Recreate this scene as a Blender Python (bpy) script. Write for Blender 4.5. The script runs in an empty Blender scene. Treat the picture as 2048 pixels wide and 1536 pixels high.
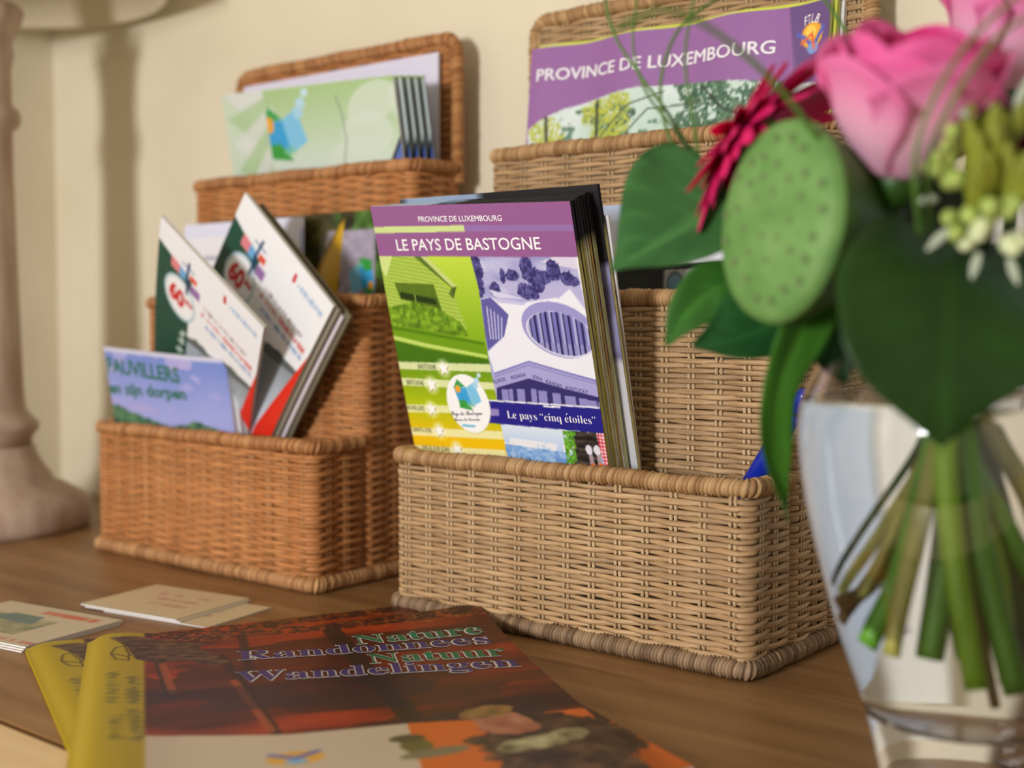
import bpy, bmesh, math, random
import numpy as np
from mathutils import Vector, Matrix

SC = bpy.context.scene
COL = SC.collection
random.seed(7)

# ---------------------------------------------------------------- camera
cam_data = bpy.data.cameras.new('camera')
cam = bpy.data.objects.new('camera', cam_data)
COL.objects.link(cam)
cam.location = (0.0, 0.0, 0.19)
cam.rotation_euler = (math.radians(90 - 3.1595), 0, math.radians(39.4))
cam_data.sensor_width = 36.0
cam_data.lens = 36.0 * 2500 / 2048
cam_data.clip_start = 0.02
cam_data.dof.use_dof = True
cam_data.dof.focus_distance = 0.69
cam_data.dof.aperture_fstop = 4.5
SC.camera = cam

# ---------------------------------------------------------------- world, window light, exposure
world = bpy.data.worlds.new('sky'); SC.world = world
world.use_nodes = True
bg = world.node_tree.nodes['Background']
bg.inputs['Color'].default_value = (0.80, 0.88, 1.0, 1)
bg.inputs['Strength'].default_value = 0.60

def area_light(name, loc, target, sx, sy, power, col):
    d = bpy.data.lights.new(name, 'AREA'); d.shape = 'RECTANGLE'
    d.size = sx; d.size_y = sy; d.energy = power; d.color = col
    o = bpy.data.objects.new(name, d); COL.objects.link(o)
    o.location = loc
    o.rotation_euler = (Vector(target) - Vector(loc)).to_track_quat('-Z', 'Y').to_euler()
    return o
area_light('window_light', (-0.42, -1.45, 0.40), (-0.6, 0.6, 0.22), 0.22, 0.36, 29.5, (1.0, 0.98, 0.95))

SC.view_settings.view_transform = 'Standard'
SC.view_settings.look = 'None'
SC.view_settings.gamma = 1.0
SC.view_settings.use_curve_mapping = False
SC.view_settings.exposure = 0.0

# ---------------------------------------------------------------- helpers
def s2l(c):
    c = np.asarray(c, float) / 255.0
    return np.where(c <= 0.04045, c / 12.92, ((c + 0.055) / 1.055) ** 2.4)
def rgb(r, g, b):
    return tuple(float(x) for x in s2l((r, g, b))) + (1.0,)

def new_mat(name, color=(0.8, 0.8, 0.8, 1), rough=0.5, spec=0.5):
    m = bpy.data.materials.new(name); m.use_nodes = True
    b = m.node_tree.nodes['Principled BSDF']
    b.inputs['Base Color'].default_value = color
    b.inputs['Roughness'].default_value = rough
    b.inputs['Specular IOR Level'].default_value = spec
    return m
def nd(m, t, **kw):
    n = m.node_tree.nodes.new(t)
    for k, v in kw.items():
        if hasattr(n, k): setattr(n, k, v)
        else: n.inputs[k.replace('_', ' ')].default_value = v
    return n
def ln(m, a, b): m.node_tree.links.new(a, b)
def pb(m): return m.node_tree.nodes['Principled BSDF']

def print_mat(name, rough=0.4, spec=0.35):
    m = new_mat(name, rough=rough, spec=spec)
    a = nd(m, 'ShaderNodeAttribute'); a.attribute_name = 'Col'
    ln(m, a.outputs['Color'], pb(m).inputs['Base Color'])
    return m
def noise_mat(name, c1, c2, scale=20, rough=0.5, spec=0.4, stretch=(1, 1, 1), bump=0.0, bscale=None, detail=4, rnd=0.0):
    m = new_mat(name, rough=rough, spec=spec)
    tc = nd(m, 'ShaderNodeTexCoord'); mp = nd(m, 'ShaderNodeMapping')
    mp.inputs['Scale'].default_value = stretch
    ln(m, tc.outputs['Object'], mp.inputs['Vector'])
    n = nd(m, 'ShaderNodeTexNoise'); n.inputs['Scale'].default_value = scale; n.inputs['Detail'].default_value = detail
    ln(m, mp.outputs['Vector'], n.inputs['Vector'])
    r = nd(m, 'ShaderNodeValToRGB'); r.color_ramp.elements[0].position = 0.3; r.color_ramp.elements[1].position = 0.7
    r.color_ramp.elements[0].color = c1; r.color_ramp.elements[1].color = c2
    ln(m, n.outputs['Fac'], r.inputs['Fac'])
    out = r.outputs['Color']
    if rnd:
        oi = nd(m, 'ShaderNodeObjectInfo'); hs = nd(m, 'ShaderNodeHueSaturation')
        mr = nd(m, 'ShaderNodeMapRange'); mr.inputs['To Min'].default_value = 1 - rnd; mr.inputs['To Max'].default_value = 1 + rnd
        ln(m, oi.outputs['Random'], mr.inputs['Value']); ln(m, mr.outputs['Result'], hs.inputs['Value'])
        ln(m, out, hs.inputs['Color']); out = hs.outputs['Color']
    ln(m, out, pb(m).inputs['Base Color'])
    if bump:
        n2 = nd(m, 'ShaderNodeTexNoise'); n2.inputs['Scale'].default_value = bscale or scale; n2.inputs['Detail'].default_value = 3
        ln(m, mp.outputs['Vector'], n2.inputs['Vector'])
        b = nd(m, 'ShaderNodeBump'); b.inputs['Strength'].default_value = bump; b.inputs['Distance'].default_value = 0.001
        ln(m, n2.outputs['Fac'], b.inputs['Height']); ln(m, b.outputs['Normal'], pb(m).inputs['Normal'])
    return m

def mesh(name, V, F, smooth=False, col=None):
    me = bpy.data.meshes.new(name)
    me.from_pydata(np.asarray(V, float).tolist(), [], F)
    if smooth: me.polygons.foreach_set('use_smooth', [True] * len(me.polygons))
    if col is not None:
        at = me.color_attributes.new('Col', 'FLOAT_COLOR', 'POINT')
        c = np.ones((len(V), 4)); c[:, :3] = np.asarray(col).reshape(-1, 3)
        at.data.foreach_set('color', c.astype(np.float32).ravel())
    me.update()
    return me
def obj(name, me, mat=None, parent=None, loc=None):
    o = bpy.data.objects.new(name, me); COL.objects.link(o)
    if mat is not None and not me.materials: me.materials.append(mat)
    if parent is not None: o.parent = parent
    if loc is not None: o.location = loc
    return o
def tag(o, label, cat, group=None):
    o['label'] = label; o['category'] = cat
    if group: o['group'] = group
    return o
def thing(name, label, cat, loc=(0, 0, 0), group=None):
    o = bpy.data.objects.new(name, None); COL.objects.link(o); o.location = loc
    o.empty_display_size = 0.01
    return tag(o, label, cat, group)
def struct(o): o['kind'] = 'structure'; return o
def box(x0, x1, y0, y1, z0, z1):
    V = [(x, y, z) for x in (x0, x1) for y in (y0, y1) for z in (z0, z1)]
    F = [(0, 1, 3, 2), (4, 6, 7, 5), (0, 4, 5, 1), (2, 3, 7, 6), (0, 2, 6, 4), (1, 5, 7, 3)]
    return V, F
def bevel_box(name, x0, x1, y0, y1, z0, z1, w=0.002):
    bm = bmesh.new(); V, F = box(x0, x1, y0, y1, z0, z1)
    vs = [bm.verts.new(v) for v in V]
    for f in F: bm.faces.new([vs[i] for i in f])
    bmesh.ops.recalc_face_normals(bm, faces=bm.faces)
    bmesh.ops.bevel(bm, geom=list(bm.edges), offset=w, segments=2, affect='EDGES')
    me = bpy.data.meshes.new(name); bm.to_mesh(me); bm.free(); return me

def catmull(P, n):
    P = np.asarray(P, float)
    if len(P) == 2: P = np.array([P[0], P[0] * .667 + P[1] * .333, P[0] * .333 + P[1] * .667, P[1]])
    Q = np.vstack([2 * P[0] - P[1], P, 2 * P[-1] - P[-2]])
    out = []
    for i in range(1, len(Q) - 2):
        for t in np.arange(n) / n:
            a, b, c, d = Q[i - 1], Q[i], Q[i + 1], Q[i + 2]
            out.append(.5 * ((2 * b) + (c - a) * t + (2 * a - 5 * b + 4 * c - d) * t * t + (3 * b - a - 3 * c + d) * t ** 3))
    out.append(P[-1])
    return np.array(out)
def frames(P):
    P = np.asarray(P, float)
    T = np.gradient(P, axis=0); T /= np.linalg.norm(T, axis=1)[:, None] + 1e-12
    a = np.array([0, 0, 1.0]) if abs(T[0][2]) < .9 else np.array([1.0, 0, 0])
    N = []
    n = a - T[0] * (a @ T[0]); n /= np.linalg.norm(n)
    for t in T:
        n = n - t * (n @ t); n /= np.linalg.norm(n) + 1e-12; N.append(n.copy())
    N = np.array(N); B = np.cross(T, N)
    return T, N, B
def sweep(P, R, seg=8, caps=True, flat=1.0):
    """tube along P with radii R; 'flat' scales the radius along the binormal"""
    P = np.asarray(P, float); R = np.broadcast_to(np.asarray(R, float), (len(P),))
    T, N, B = frames(P)
    a = np.arange(seg) * 2 * math.pi / seg
    V = (P[:, None, :] + (N[:, None, :] * np.cos(a)[None, :, None] + B[:, None, :] * np.sin(a)[None, :, None] * flat) * R[:, None, None]).reshape(-1, 3)
    F = []
    for i in range(len(P) - 1):
        for j in range(seg):
            k = (j + 1) % seg
            F.append((i * seg + j, i * seg + k, (i + 1) * seg + k, (i + 1) * seg + j))
    if caps:
        F.append(tuple(range(seg - 1, -1, -1))); F.append(tuple(range((len(P) - 1) * seg, len(P) * seg)))
    return V, F
def lathe(prof, n=48):
    """prof: list of (r, z); closed profiles are closed by repeating the first point"""
    V, F = [], []
    for r, z in prof:
        for j in range(n):
            a = 2 * math.pi * j / n; V.append((r * math.cos(a), r * math.sin(a), z))
    for i in range(len(prof) - 1):
        for j in range(n):
            k = (j + 1) % n
            F.append((i * n + j, i * n + k, (i + 1) * n + k, (i + 1) * n + j))
    return V, F
def clean(me):
    bm = bmesh.new(); bm.from_mesh(me)
    bmesh.ops.remove_doubles(bm, verts=bm.verts, dist=1e-6)
    bmesh.ops.recalc_face_normals(bm, faces=bm.faces)
    bm.to_mesh(me); bm.free()
    return me
def join(parts):
    V, F, o = [], [], 0
    for v, f in parts:
        V += [tuple(p) for p in v]; F += [tuple(i + o for i in q) for q in f]; o += len(v)
    return V, F
def grid_faces(nx, ny):
    return [(j * nx + i, j * nx + i + 1, (j + 1) * nx + i + 1, (j + 1) * nx + i) for j in range(ny - 1) for i in range(nx - 1)]
def copy_thing(root, label=None):
    r = root.copy(); COL.objects.link(r)
    if label: r['label'] = label
    for c in list(root.children):
        k = c.copy(); COL.objects.link(k); k.parent = r
    return r

# ---------------------------------------------------------------- flat print (inks laid as colours on a fine mesh)
_r = np.random.default_rng(11); NTAB = _r.random(4096); NPERM = _r.permutation(4096)
def vnoise(x, y, seed):
    xi = np.floor(x).astype(np.int64); yi = np.floor(y).astype(np.int64); fx = x - xi; fy = y - yi
    fx = fx * fx * (3 - 2 * fx); fy = fy * fy * (3 - 2 * fy)
    def h(a, b): return NTAB[(a * 73 + NPERM[(b + seed * 131) & 4095]) & 4095]
    return (h(xi, yi) * (1 - fx) + h(xi + 1, yi) * fx) * (1 - fy) + (h(xi, yi + 1) * (1 - fx) + h(xi + 1, yi + 1) * fx) * fy
def fbm(x, y, seed, o=4):
    s = 0; a = .5
    for i in range(o): s = s + a * vnoise(x * 2 ** i, y * 2 ** i, seed + i); a *= .5
    return s / (1 - .5 ** o)
class Canvas:
    """colours in sRGB 0..255, coordinates in millimetres, v upwards"""
    def __init__(s, W, H, nx, ny, bg=(240, 240, 240), ss=2):
        s.W, s.H, s.nx, s.ny, s.ss = W, H, nx, ny, ss
        u = (np.arange(nx * ss) + .5) / (nx * ss) * W; v = (np.arange(ny * ss) + .5) / (ny * ss) * H
        s.U, s.V = np.meshgrid(u, v)
        s.C = np.zeros(s.U.shape + (3,)); s.C[:] = bg
    def fill(s, m, col, a=1.0):
        m = np.asarray(m, float) * a
        if m.ndim == 0: m = np.full(s.U.shape, float(m))
        s.C = s.C * (1 - m[..., None]) + np.asarray(col, float) * m[..., None]
    def inp(s, pts):
        m = np.zeros(s.U.shape, bool); n = len(pts); j = n - 1
        for i in range(n):
            (xi, yi), (xj, yj) = pts[i], pts[j]
            if yi != yj:
                m ^= ((yi > s.V) != (yj > s.V)) & (s.U < (xj - xi) * (s.V - yi) / (yj - yi) + xi)
            j = i
        return m
    def poly(s, pts, col, a=1.0): s.fill(s.inp(pts), col, a)
    def elm(s, c, rx, ry, rot=0):
        x = s.U - c[0]; y = s.V - c[1]; r = math.radians(rot)
        p = x * math.cos(r) + y * math.sin(r); q = -x * math.sin(r) + y * math.cos(r)
        return (p / rx) ** 2 + (q / ry) ** 2
    def ell(s, c, rx, ry, col, rot=0, a=1.0): s.fill(s.elm(c, rx, ry, rot) < 1, col, a)
    def star(s, c, r, col, rot=0, k=.45):
        s.poly([(c[0] + (r if i % 2 == 0 else r * k) * math.sin(math.radians(rot) + i * math.pi / 5), c[1] + (r if i % 2 == 0 else r * k) * math.cos(math.radians(rot) + i * math.pi / 5)) for i in range(10)], col)
    def line(s, pts, w, col, a=1.0):
        for (x0, y0), (x1, y1) in zip(pts[:-1], pts[1:]):
            dx, dy = x1 - x0, y1 - y0; L = dx * dx + dy * dy + 1e-9
            t = np.clip(((s.U - x0) * dx + (s.V - y0) * dy) / L, 0, 1)
            s.fill((s.U - x0 - t * dx) ** 2 + (s.V - y0 - t * dy) ** 2 < (w / 2) ** 2, col, a)
    def scrib(s, p0, p1, h, col, seed, f=.9, a=.85):
        """a line of writing too small or blurred to read"""
        dx, dy = p1[0] - p0[0], p1[1] - p0[1]; L = math.hypot(dx, dy); dx /= L; dy /= L
        t = (s.U - p0[0]) * dx + (s.V - p0[1]) * dy; w = -(s.U - p0[0]) * dy + (s.V - p0[1]) * dx
        m = (t > 0) & (t < L) & (np.abs(w - .25 * h * np.sin(t * f * 2.1 + seed)) < h * (.18 + .5 * vnoise(t * f, t * 0, seed))) & (vnoise(t * f * 1.3, t * 0 + 3, seed) > .3)
        s.fill(m, col, a)
    def n(s, sx, sy, seed, o=4): return fbm(s.U * sx, s.V * sy, seed, o)
    def ramp(s, m, f, c0, c1):
        f = np.clip(f, 0, 1)[..., None]
        c = np.asarray(c0, float) * (1 - f) + np.asarray(c1, float) * f
        s.C = np.where(m[..., None], c, s.C)
    def out(s):
        return s2l(s.C.reshape(s.ny, s.ss, s.nx, s.ss, 3).mean((1, 3)))
def cover_mesh(name, cv, disp, off):
    u = np.linspace(0, cv.W, cv.nx) / 1000; v = np.linspace(0, cv.H, cv.ny) / 1000
    U, V = np.meshgrid(u, v); Z = disp(U, V) + off
    return mesh(name, np.stack([U, V, Z], -1).reshape(-1, 3), grid_faces(cv.nx, cv.ny), True, cv.out())
def slab_mesh(name, W, H, T, disp, colf=None, nx=9, ny=13, z1=0.0):
    u = np.linspace(0, W, nx); v = np.linspace(0, H, ny); U, V = np.meshgrid(u, v); Z = disp(U, V)
    A = np.stack([U, V, Z + z1], -1).reshape(-1, 3); B = np.stack([U, V, Z + z1 - T], -1).reshape(-1, 3)
    k = len(A); F = grid_faces(nx, ny); G = [tuple(reversed([i + k for i in f])) for f in F]
    VV = list(A) + list(B); FF = F + G
    ring = [i for i in range(nx)] + [j * nx + nx - 1 for j in range(1, ny)] + [(ny - 1) * nx + i for i in range(nx - 2, -1, -1)] + [j * nx for j in range(ny - 2, 0, -1)]
    m = len(ring); o = len(VV)
    VV += [A[i] for i in ring] + [B[i] for i in ring]
    for i in range(m):
        j = (i + 1) % m; FF.append((o + i, o + m + i, o + m + j, o + j))
    VV = np.array(VV)
    return mesh(name, VV, FF, False, None if colf is None else np.array([s2l(colf(*p)) for p in VV]))
flat = lambda u, v: np.zeros_like(np.asarray(u, float))
def pose(root, p):
    O, u, v = (Vector(a) for a in p)
    u.normalize(); n = u.cross(v).normalized(); v = n.cross(u)
    root.matrix_world = Matrix(((u.x, v.x, n.x, O.x), (u.y, v.y, n.y, O.y), (u.z, v.z, n.z, O.z), (0, 0, 0, 1)))
def serif(t):
    return ''.join(chr(0x1D400 + ord(c) - 65) if 'A' <= c <= 'Z' else chr(0x1D41A + ord(c) - 97) if 'a' <= c <= 'z' else c for c in t)
def script(t):
    return ''.join(chr(0x1D4D0 + ord(c) - 65) if 'A' <= c <= 'Z' else chr(0x1D4EA + ord(c) - 97) if 'a' <= c <= 'z' else c for c in t)
INK = {}
_keep = bpy.data.curves.new('font_keeper', 'FONT')
def ink(c, rough=0.45):
    if c not in INK: INK[c] = new_mat('ink_%d_%d_%d' % c, rgb(*c), rough, 0.3)
    return INK[c]
def text(parent, body, p0, p1, cap, color, disp=flat, off=0.00025, bold=0.0, shear=0.0, name='lettering', ref=0.682, thick=0.0):
    """flat printed words; baseline from p0 to p1 (mm), cap height in mm"""
    c = bpy.data.curves.new('t', 'FONT'); c.body = body; c.offset = bold; c.shear = shear; c.resolution_u = 3
    t = bpy.data.objects.new('t', c); me = bpy.data.meshes.new_from_object(t)
    bpy.data.objects.remove(t); bpy.data.curves.remove(c)
    n = len(me.vertices); co = np.zeros(n * 3); me.vertices.foreach_get('co', co); co = co.reshape(-1, 3)
    x0, x1 = co[:, 0].min(), co[:, 0].max()
    if thick:
        F0 = [tuple(p.vertices) for p in me.polygons]; cc = [co + np.array((dx, dy, k * .0001)) for k, (dx, dy) in enumerate(((0, 0), (thick, 0), (-thick, 0), (0, thick * .7), (0, -thick * .7)))]
        co = np.vstack(cc); me.clear_geometry(); me.from_pydata(co.tolist(), [], [tuple(i + k * n for i in f) for k in range(5) for f in F0])
    p0 = np.array(p0) / 1000; p1 = np.array(p1) / 1000; L = np.linalg.norm(p1 - p0); e = (p1 - p0) / L; q = np.array([-e[1], e[0]])
    a = (co[:, 0] - x0) / (x1 - x0) * L; b = co[:, 1] / ref * cap / 1000
    uv = p0 + a[:, None] * e + b[:, None] * q
    out = np.column_stack([uv, disp(uv[:, 0], uv[:, 1]) + off + co[:, 2] * .2])
    me.vertices.foreach_set('co', out.ravel()); me.update(); me.name = name
    for ch in parent.children:
        if ch.name.startswith('cover'): parent = ch
    return obj(name, me, ink(color), parent)

M_print = print_mat('printed_paper', 0.42, 0.3)
M_gloss = print_mat('glossy_print', 0.22, 0.5)
M_white = new_mat('white_paper', rgb(232, 230, 236), 0.55, 0.25)
M_pages = print_mat('page_edges', 0.6, 0.2)

# ---------------------------------------------------------------- the room
M_wall = noise_mat('cream_plaster', rgb(224, 213, 189), rgb(230, 220, 198), 9, 0.85, 0.15, bump=0.35, bscale=260)
M_ceil = noise_mat('white_ceiling', rgb(225, 220, 208), rgb(232, 228, 216), 5, 0.9, 0.1)
M_floor = noise_mat('grey_floor', rgb(120, 108, 95), rgb(140, 126, 110), 6, 0.6, 0.3)
WY = 0.737
def st(name, x0, x1, y0, y1, z0, z1, m):
    V, F = box(x0, x1, y0, y1, z0, z1); me = clean(mesh(name, V, F)); return struct(obj(name, me, m))
st('wall_back', -1.243, -0.262, WY, WY + 0.1, -0.75, 1.75, M_wall)
st('wall_back', -0.262, 0.62, WY, WY + 0.1, -0.75, 0.02, M_wall)
st('wall_back', -0.262, 0.62, WY, WY + 0.1, 1.20, 1.75, M_wall)
st('wall_back', 0.62, 0.75, WY, WY + 0.1, -0.75, 1.75, M_wall)
st('wall_right', 0.75, 0.85, -1.72, WY + 0.1, -0.75, 1.75, M_ceil)
st('wall_front', -1.243, -0.95, -1.72, -1.62, -0.75, 1.75, M_ceil)
st('wall_front', 0.25, 0.75, -1.72, -1.62, -0.75, 1.75, M_ceil)
st('wall_front', -0.95, 0.25, -1.72, -1.62, -0.75, 0.0, M_ceil)
st('wall_front', -0.95, 0.25, -1.72, -1.62, 1.25, 1.75, M_ceil)
M_frame = new_mat('white_window_paint', rgb(232, 230, 224), 0.5, 0.4)
M_pane = new_mat('window_glass', (1, 1, 1, 1), 0.0, 0.5); pb(M_pane).inputs['Transmission Weight'].default_value = 1.0; pb(M_pane).inputs['IOR'].default_value = 1.45
fr = [box(-.262, -.236, WY + .03, WY + .07, .02, 1.2), box(.575, .62, WY + .03, WY + .07, .02, 1.2), box(-.236, .575, WY + .03, WY + .07, .02, .06), box(-.236, .575, WY + .03, WY + .07, 1.155, 1.2), box(.195, .235, WY + .03, WY + .07, .06, 1.155)]
wn = struct(obj('window_1', clean(mesh('window_1', *join(fr))), M_frame))
for x, w in ((-.236, .431), (.235, .34)): obj('pane', clean(mesh('pane', *box(x, x + w, WY + .048, WY + .052, .06, 1.155))), M_pane, wn)
fr = [box(-.95, -.90, -1.69, -1.65, 0, 1.25), box(.20, .25, -1.69, -1.65, 0, 1.25), box(-.90, .20, -1.69, -1.65, 0, .05), box(-.90, .20, -1.69, -1.65, 1.20, 1.25)]
wn = struct(obj('window_2', clean(mesh('window_2', *join(fr))), M_frame))
obj('pane', clean(mesh('pane', *box(-.90, .20, -1.672, -1.668, .05, 1.20))), M_pane, wn)
st('wall_left', -1.343, -1.243, -1.72, WY + 0.1, -0.75, 1.75, M_wall)
st('floor', -1.343, 0.85, -1.72, WY, -0.80, -0.75, M_floor)
st('ceiling', -1.343, 0.85, -1.72, WY + 0.1, 1.75, 1.80, M_ceil)

# ---------------------------------------------------------------- table
def wood(name, c1, c2, c3):
    m = new_mat(name, rough=0.42, spec=0.35)
    tc = nd(m, 'ShaderNodeTexCoord'); mp = nd(m, 'ShaderNodeMapping'); mp.inputs['Scale'].default_value = (2.2, 26, 26)
    mp.inputs['Rotation'].default_value = (0, 0, math.radians(4))
    ln(m, tc.outputs['Object'], mp.inputs['Vector'])
    n = nd(m, 'ShaderNodeTexNoise'); n.inputs['Scale'].default_value = 2.4; n.inputs['Detail'].default_value = 6; n.inputs['Distortion'].default_value = 0.5
    ln(m, mp.outputs['Vector'], n.inputs['Vector'])
    r = nd(m, 'ShaderNodeValToRGB'); e = r.color_ramp.elements
    e[0].position = 0.28; e[0].color = c1; e[1].position = 0.72; e[1].color = c3
    k = e.new(0.5); k.color = c2
    ln(m, n.outputs['Fac'], r.inputs['Fac'])
    n2 = nd(m, 'ShaderNodeTexNoise'); n2.inputs['Scale'].default_value = 5.5; n2.inputs['Detail'].default_value = 2
    mp2 = nd(m, 'ShaderNodeMapping'); mp2.inputs['Scale'].default_value = (1, 9, 1); ln(m, tc.outputs['Object'], mp2.inputs['Vector']); ln(m, mp2.outputs['Vector'], n2.inputs['Vector'])
    r2 = nd(m, 'ShaderNodeValToRGB'); r2.color_ramp.elements[0].position = 0.66; r2.color_ramp.elements[1].position = 0.76
    r2.color_ramp.elements[0].color = (1, 1, 1, 1); r2.color_ramp.elements[1].color = (0.62, 0.5, 0.4, 1)
    ln(m, n2.outputs['Fac'], r2.inputs['Fac'])
    mx = nd(m, 'ShaderNodeMix', data_type='RGBA', blend_type='MULTIPLY'); mx.inputs['Factor'].default_value = 0.8
    ln(m, r.outputs['Color'], mx.inputs['A']); ln(m, r2.outputs['Color'], mx.inputs['B'])
    ln(m, mx.outputs['Result'], pb(m).inputs['Base Color'])
    return m
M_wood = wood('maple_wood', rgb(126, 90, 54), rgb(144, 106, 67), rgb(160, 122, 79))
M_birch = wood('pale_birch', rgb(226, 190, 140), rgb(236, 204, 158), rgb(242, 214, 172))
tb = thing('table', 'maple wooden table carrying the wicker racks, brochures and vase', 'table', (-0.3, 0.45, -0.75))
def tpart(name, x0, x1, y0, y1, z0, z1, m):
    return obj(name, bevel_box(name, x0 + .3, x1 + .3, y0 - .45, y1 - .45, z0 + .75, z1 + .75), m, tb)
tpart('tabletop', -1.24, 0.55, 0.2935, WY - .003, -0.035, 0, M_wood)
o = tpart('front_board', -1.24, 0.55, 0.16, 0.2925, -0.035, 0, M_birch); o['label'] = 'pale birch board along the front edge'
for x in (-1.15, 0.42):
    for y in (0.22, 0.62): tpart('leg', x, x + .06, y, y + .06, -0.75, -0.036, M_wood)

# ---------------------------------------------------------------- wicker racks
def wicker_mat(name, c1, c2, rnd=0.16):
    m = noise_mat(name, c1, c2, 60, 0.5, 0.35, stretch=(1, 1, 9), bump=0.25, bscale=240, rnd=rnd)
    return m
def coil_mat(name, c1, c2):
    m = new_mat(name, rough=0.5, spec=0.35)
    a = nd(m, 'ShaderNodeAttribute'); a.attribute_name = 'Col'
    r = nd(m, 'ShaderNodeMix', data_type='RGBA'); r.inputs['A'].default_value = c1; r.inputs['B'].default_value = c2
    ln(m, a.outputs['Fac'], r.inputs['Factor']); ln(m, r.outputs['Result'], pb(m).inputs['Base Color'])
    return m
def upath(x0, x1, yf, yb, r=0.006, n=5):
    """U path: back left, front left, front right, back right with rounded corners"""
    P = [(x0, yb)]
    for i in range(n + 1):
        a = math.pi + i / n * math.pi / 2; P.append((x0 + r + r * math.cos(a), yf + r + r * math.sin(a)))
    for i in range(n + 1):
        a = 1.5 * math.pi + i / n * math.pi / 2; P.append((x1 - r + r * math.cos(a), yf + r + r * math.sin(a)))
    P.append((x1, yb))
    return P
def resample(P, step):
    P = np.asarray(P, float); d = np.r_[0, np.cumsum(np.linalg.norm(np.diff(P, axis=0), axis=1))]
    n = max(2, int(round(d[-1] / step)) + 1); s = np.linspace(0, d[-1], n)
    return np.column_stack([np.interp(s, d, P[:, k]) for k in range(P.shape[1])])
def coil(name, P, r, mat, parent, seed, pitch=0.0025, sub=5, seg=10, wob=0.0):
    rng = np.random.default_rng(seed)
    Q = resample(P, pitch / sub); k = np.arange(len(Q)); ph = (k % sub) / sub
    ci = k // sub
    big = 1 + 0.045 * rng.standard_normal(ci.max() + 1)
    R = r * (0.52 + 0.52 * np.sqrt(np.clip(np.sin(np.pi * (ph + 0.1) / 1.0), 0, 1))) * big[ci]
    if wob: Q = Q + np.column_stack([np.zeros(len(Q)), np.zeros(len(Q)), wob * np.sin(k / sub / 5.3 + seed)])
    T, N, B = frames(Q); a = np.arange(seg) * 2 * math.pi / seg
    sh = 0.45 * pitch
    V = Q[:, None, :] + (N[:, None, :] * np.cos(a)[None, :, None] + B[:, None, :] * np.sin(a)[None, :, None]) * R[:, None, None] + T[:, None, :] * (np.cos(a) * sh)[None, :, None]
    tone = rng.random(ci.max() + 1)[ci]
    c = np.repeat(tone, seg)
    F = [(i * seg + j, i * seg + (j + 1) % seg, (i + 1) * seg + (j + 1) % seg, (i + 1) * seg + j) for i in range(len(Q) - 1) for j in range(seg)]
    F.append(tuple(range(seg - 1, -1, -1))); F.append(tuple(range((len(Q) - 1) * seg, len(Q) * seg)))
    return obj(name, mesh(name, V.reshape(-1, 3), F, True, np.repeat(c[:, None], 3, 1)), mat, parent)

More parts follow.
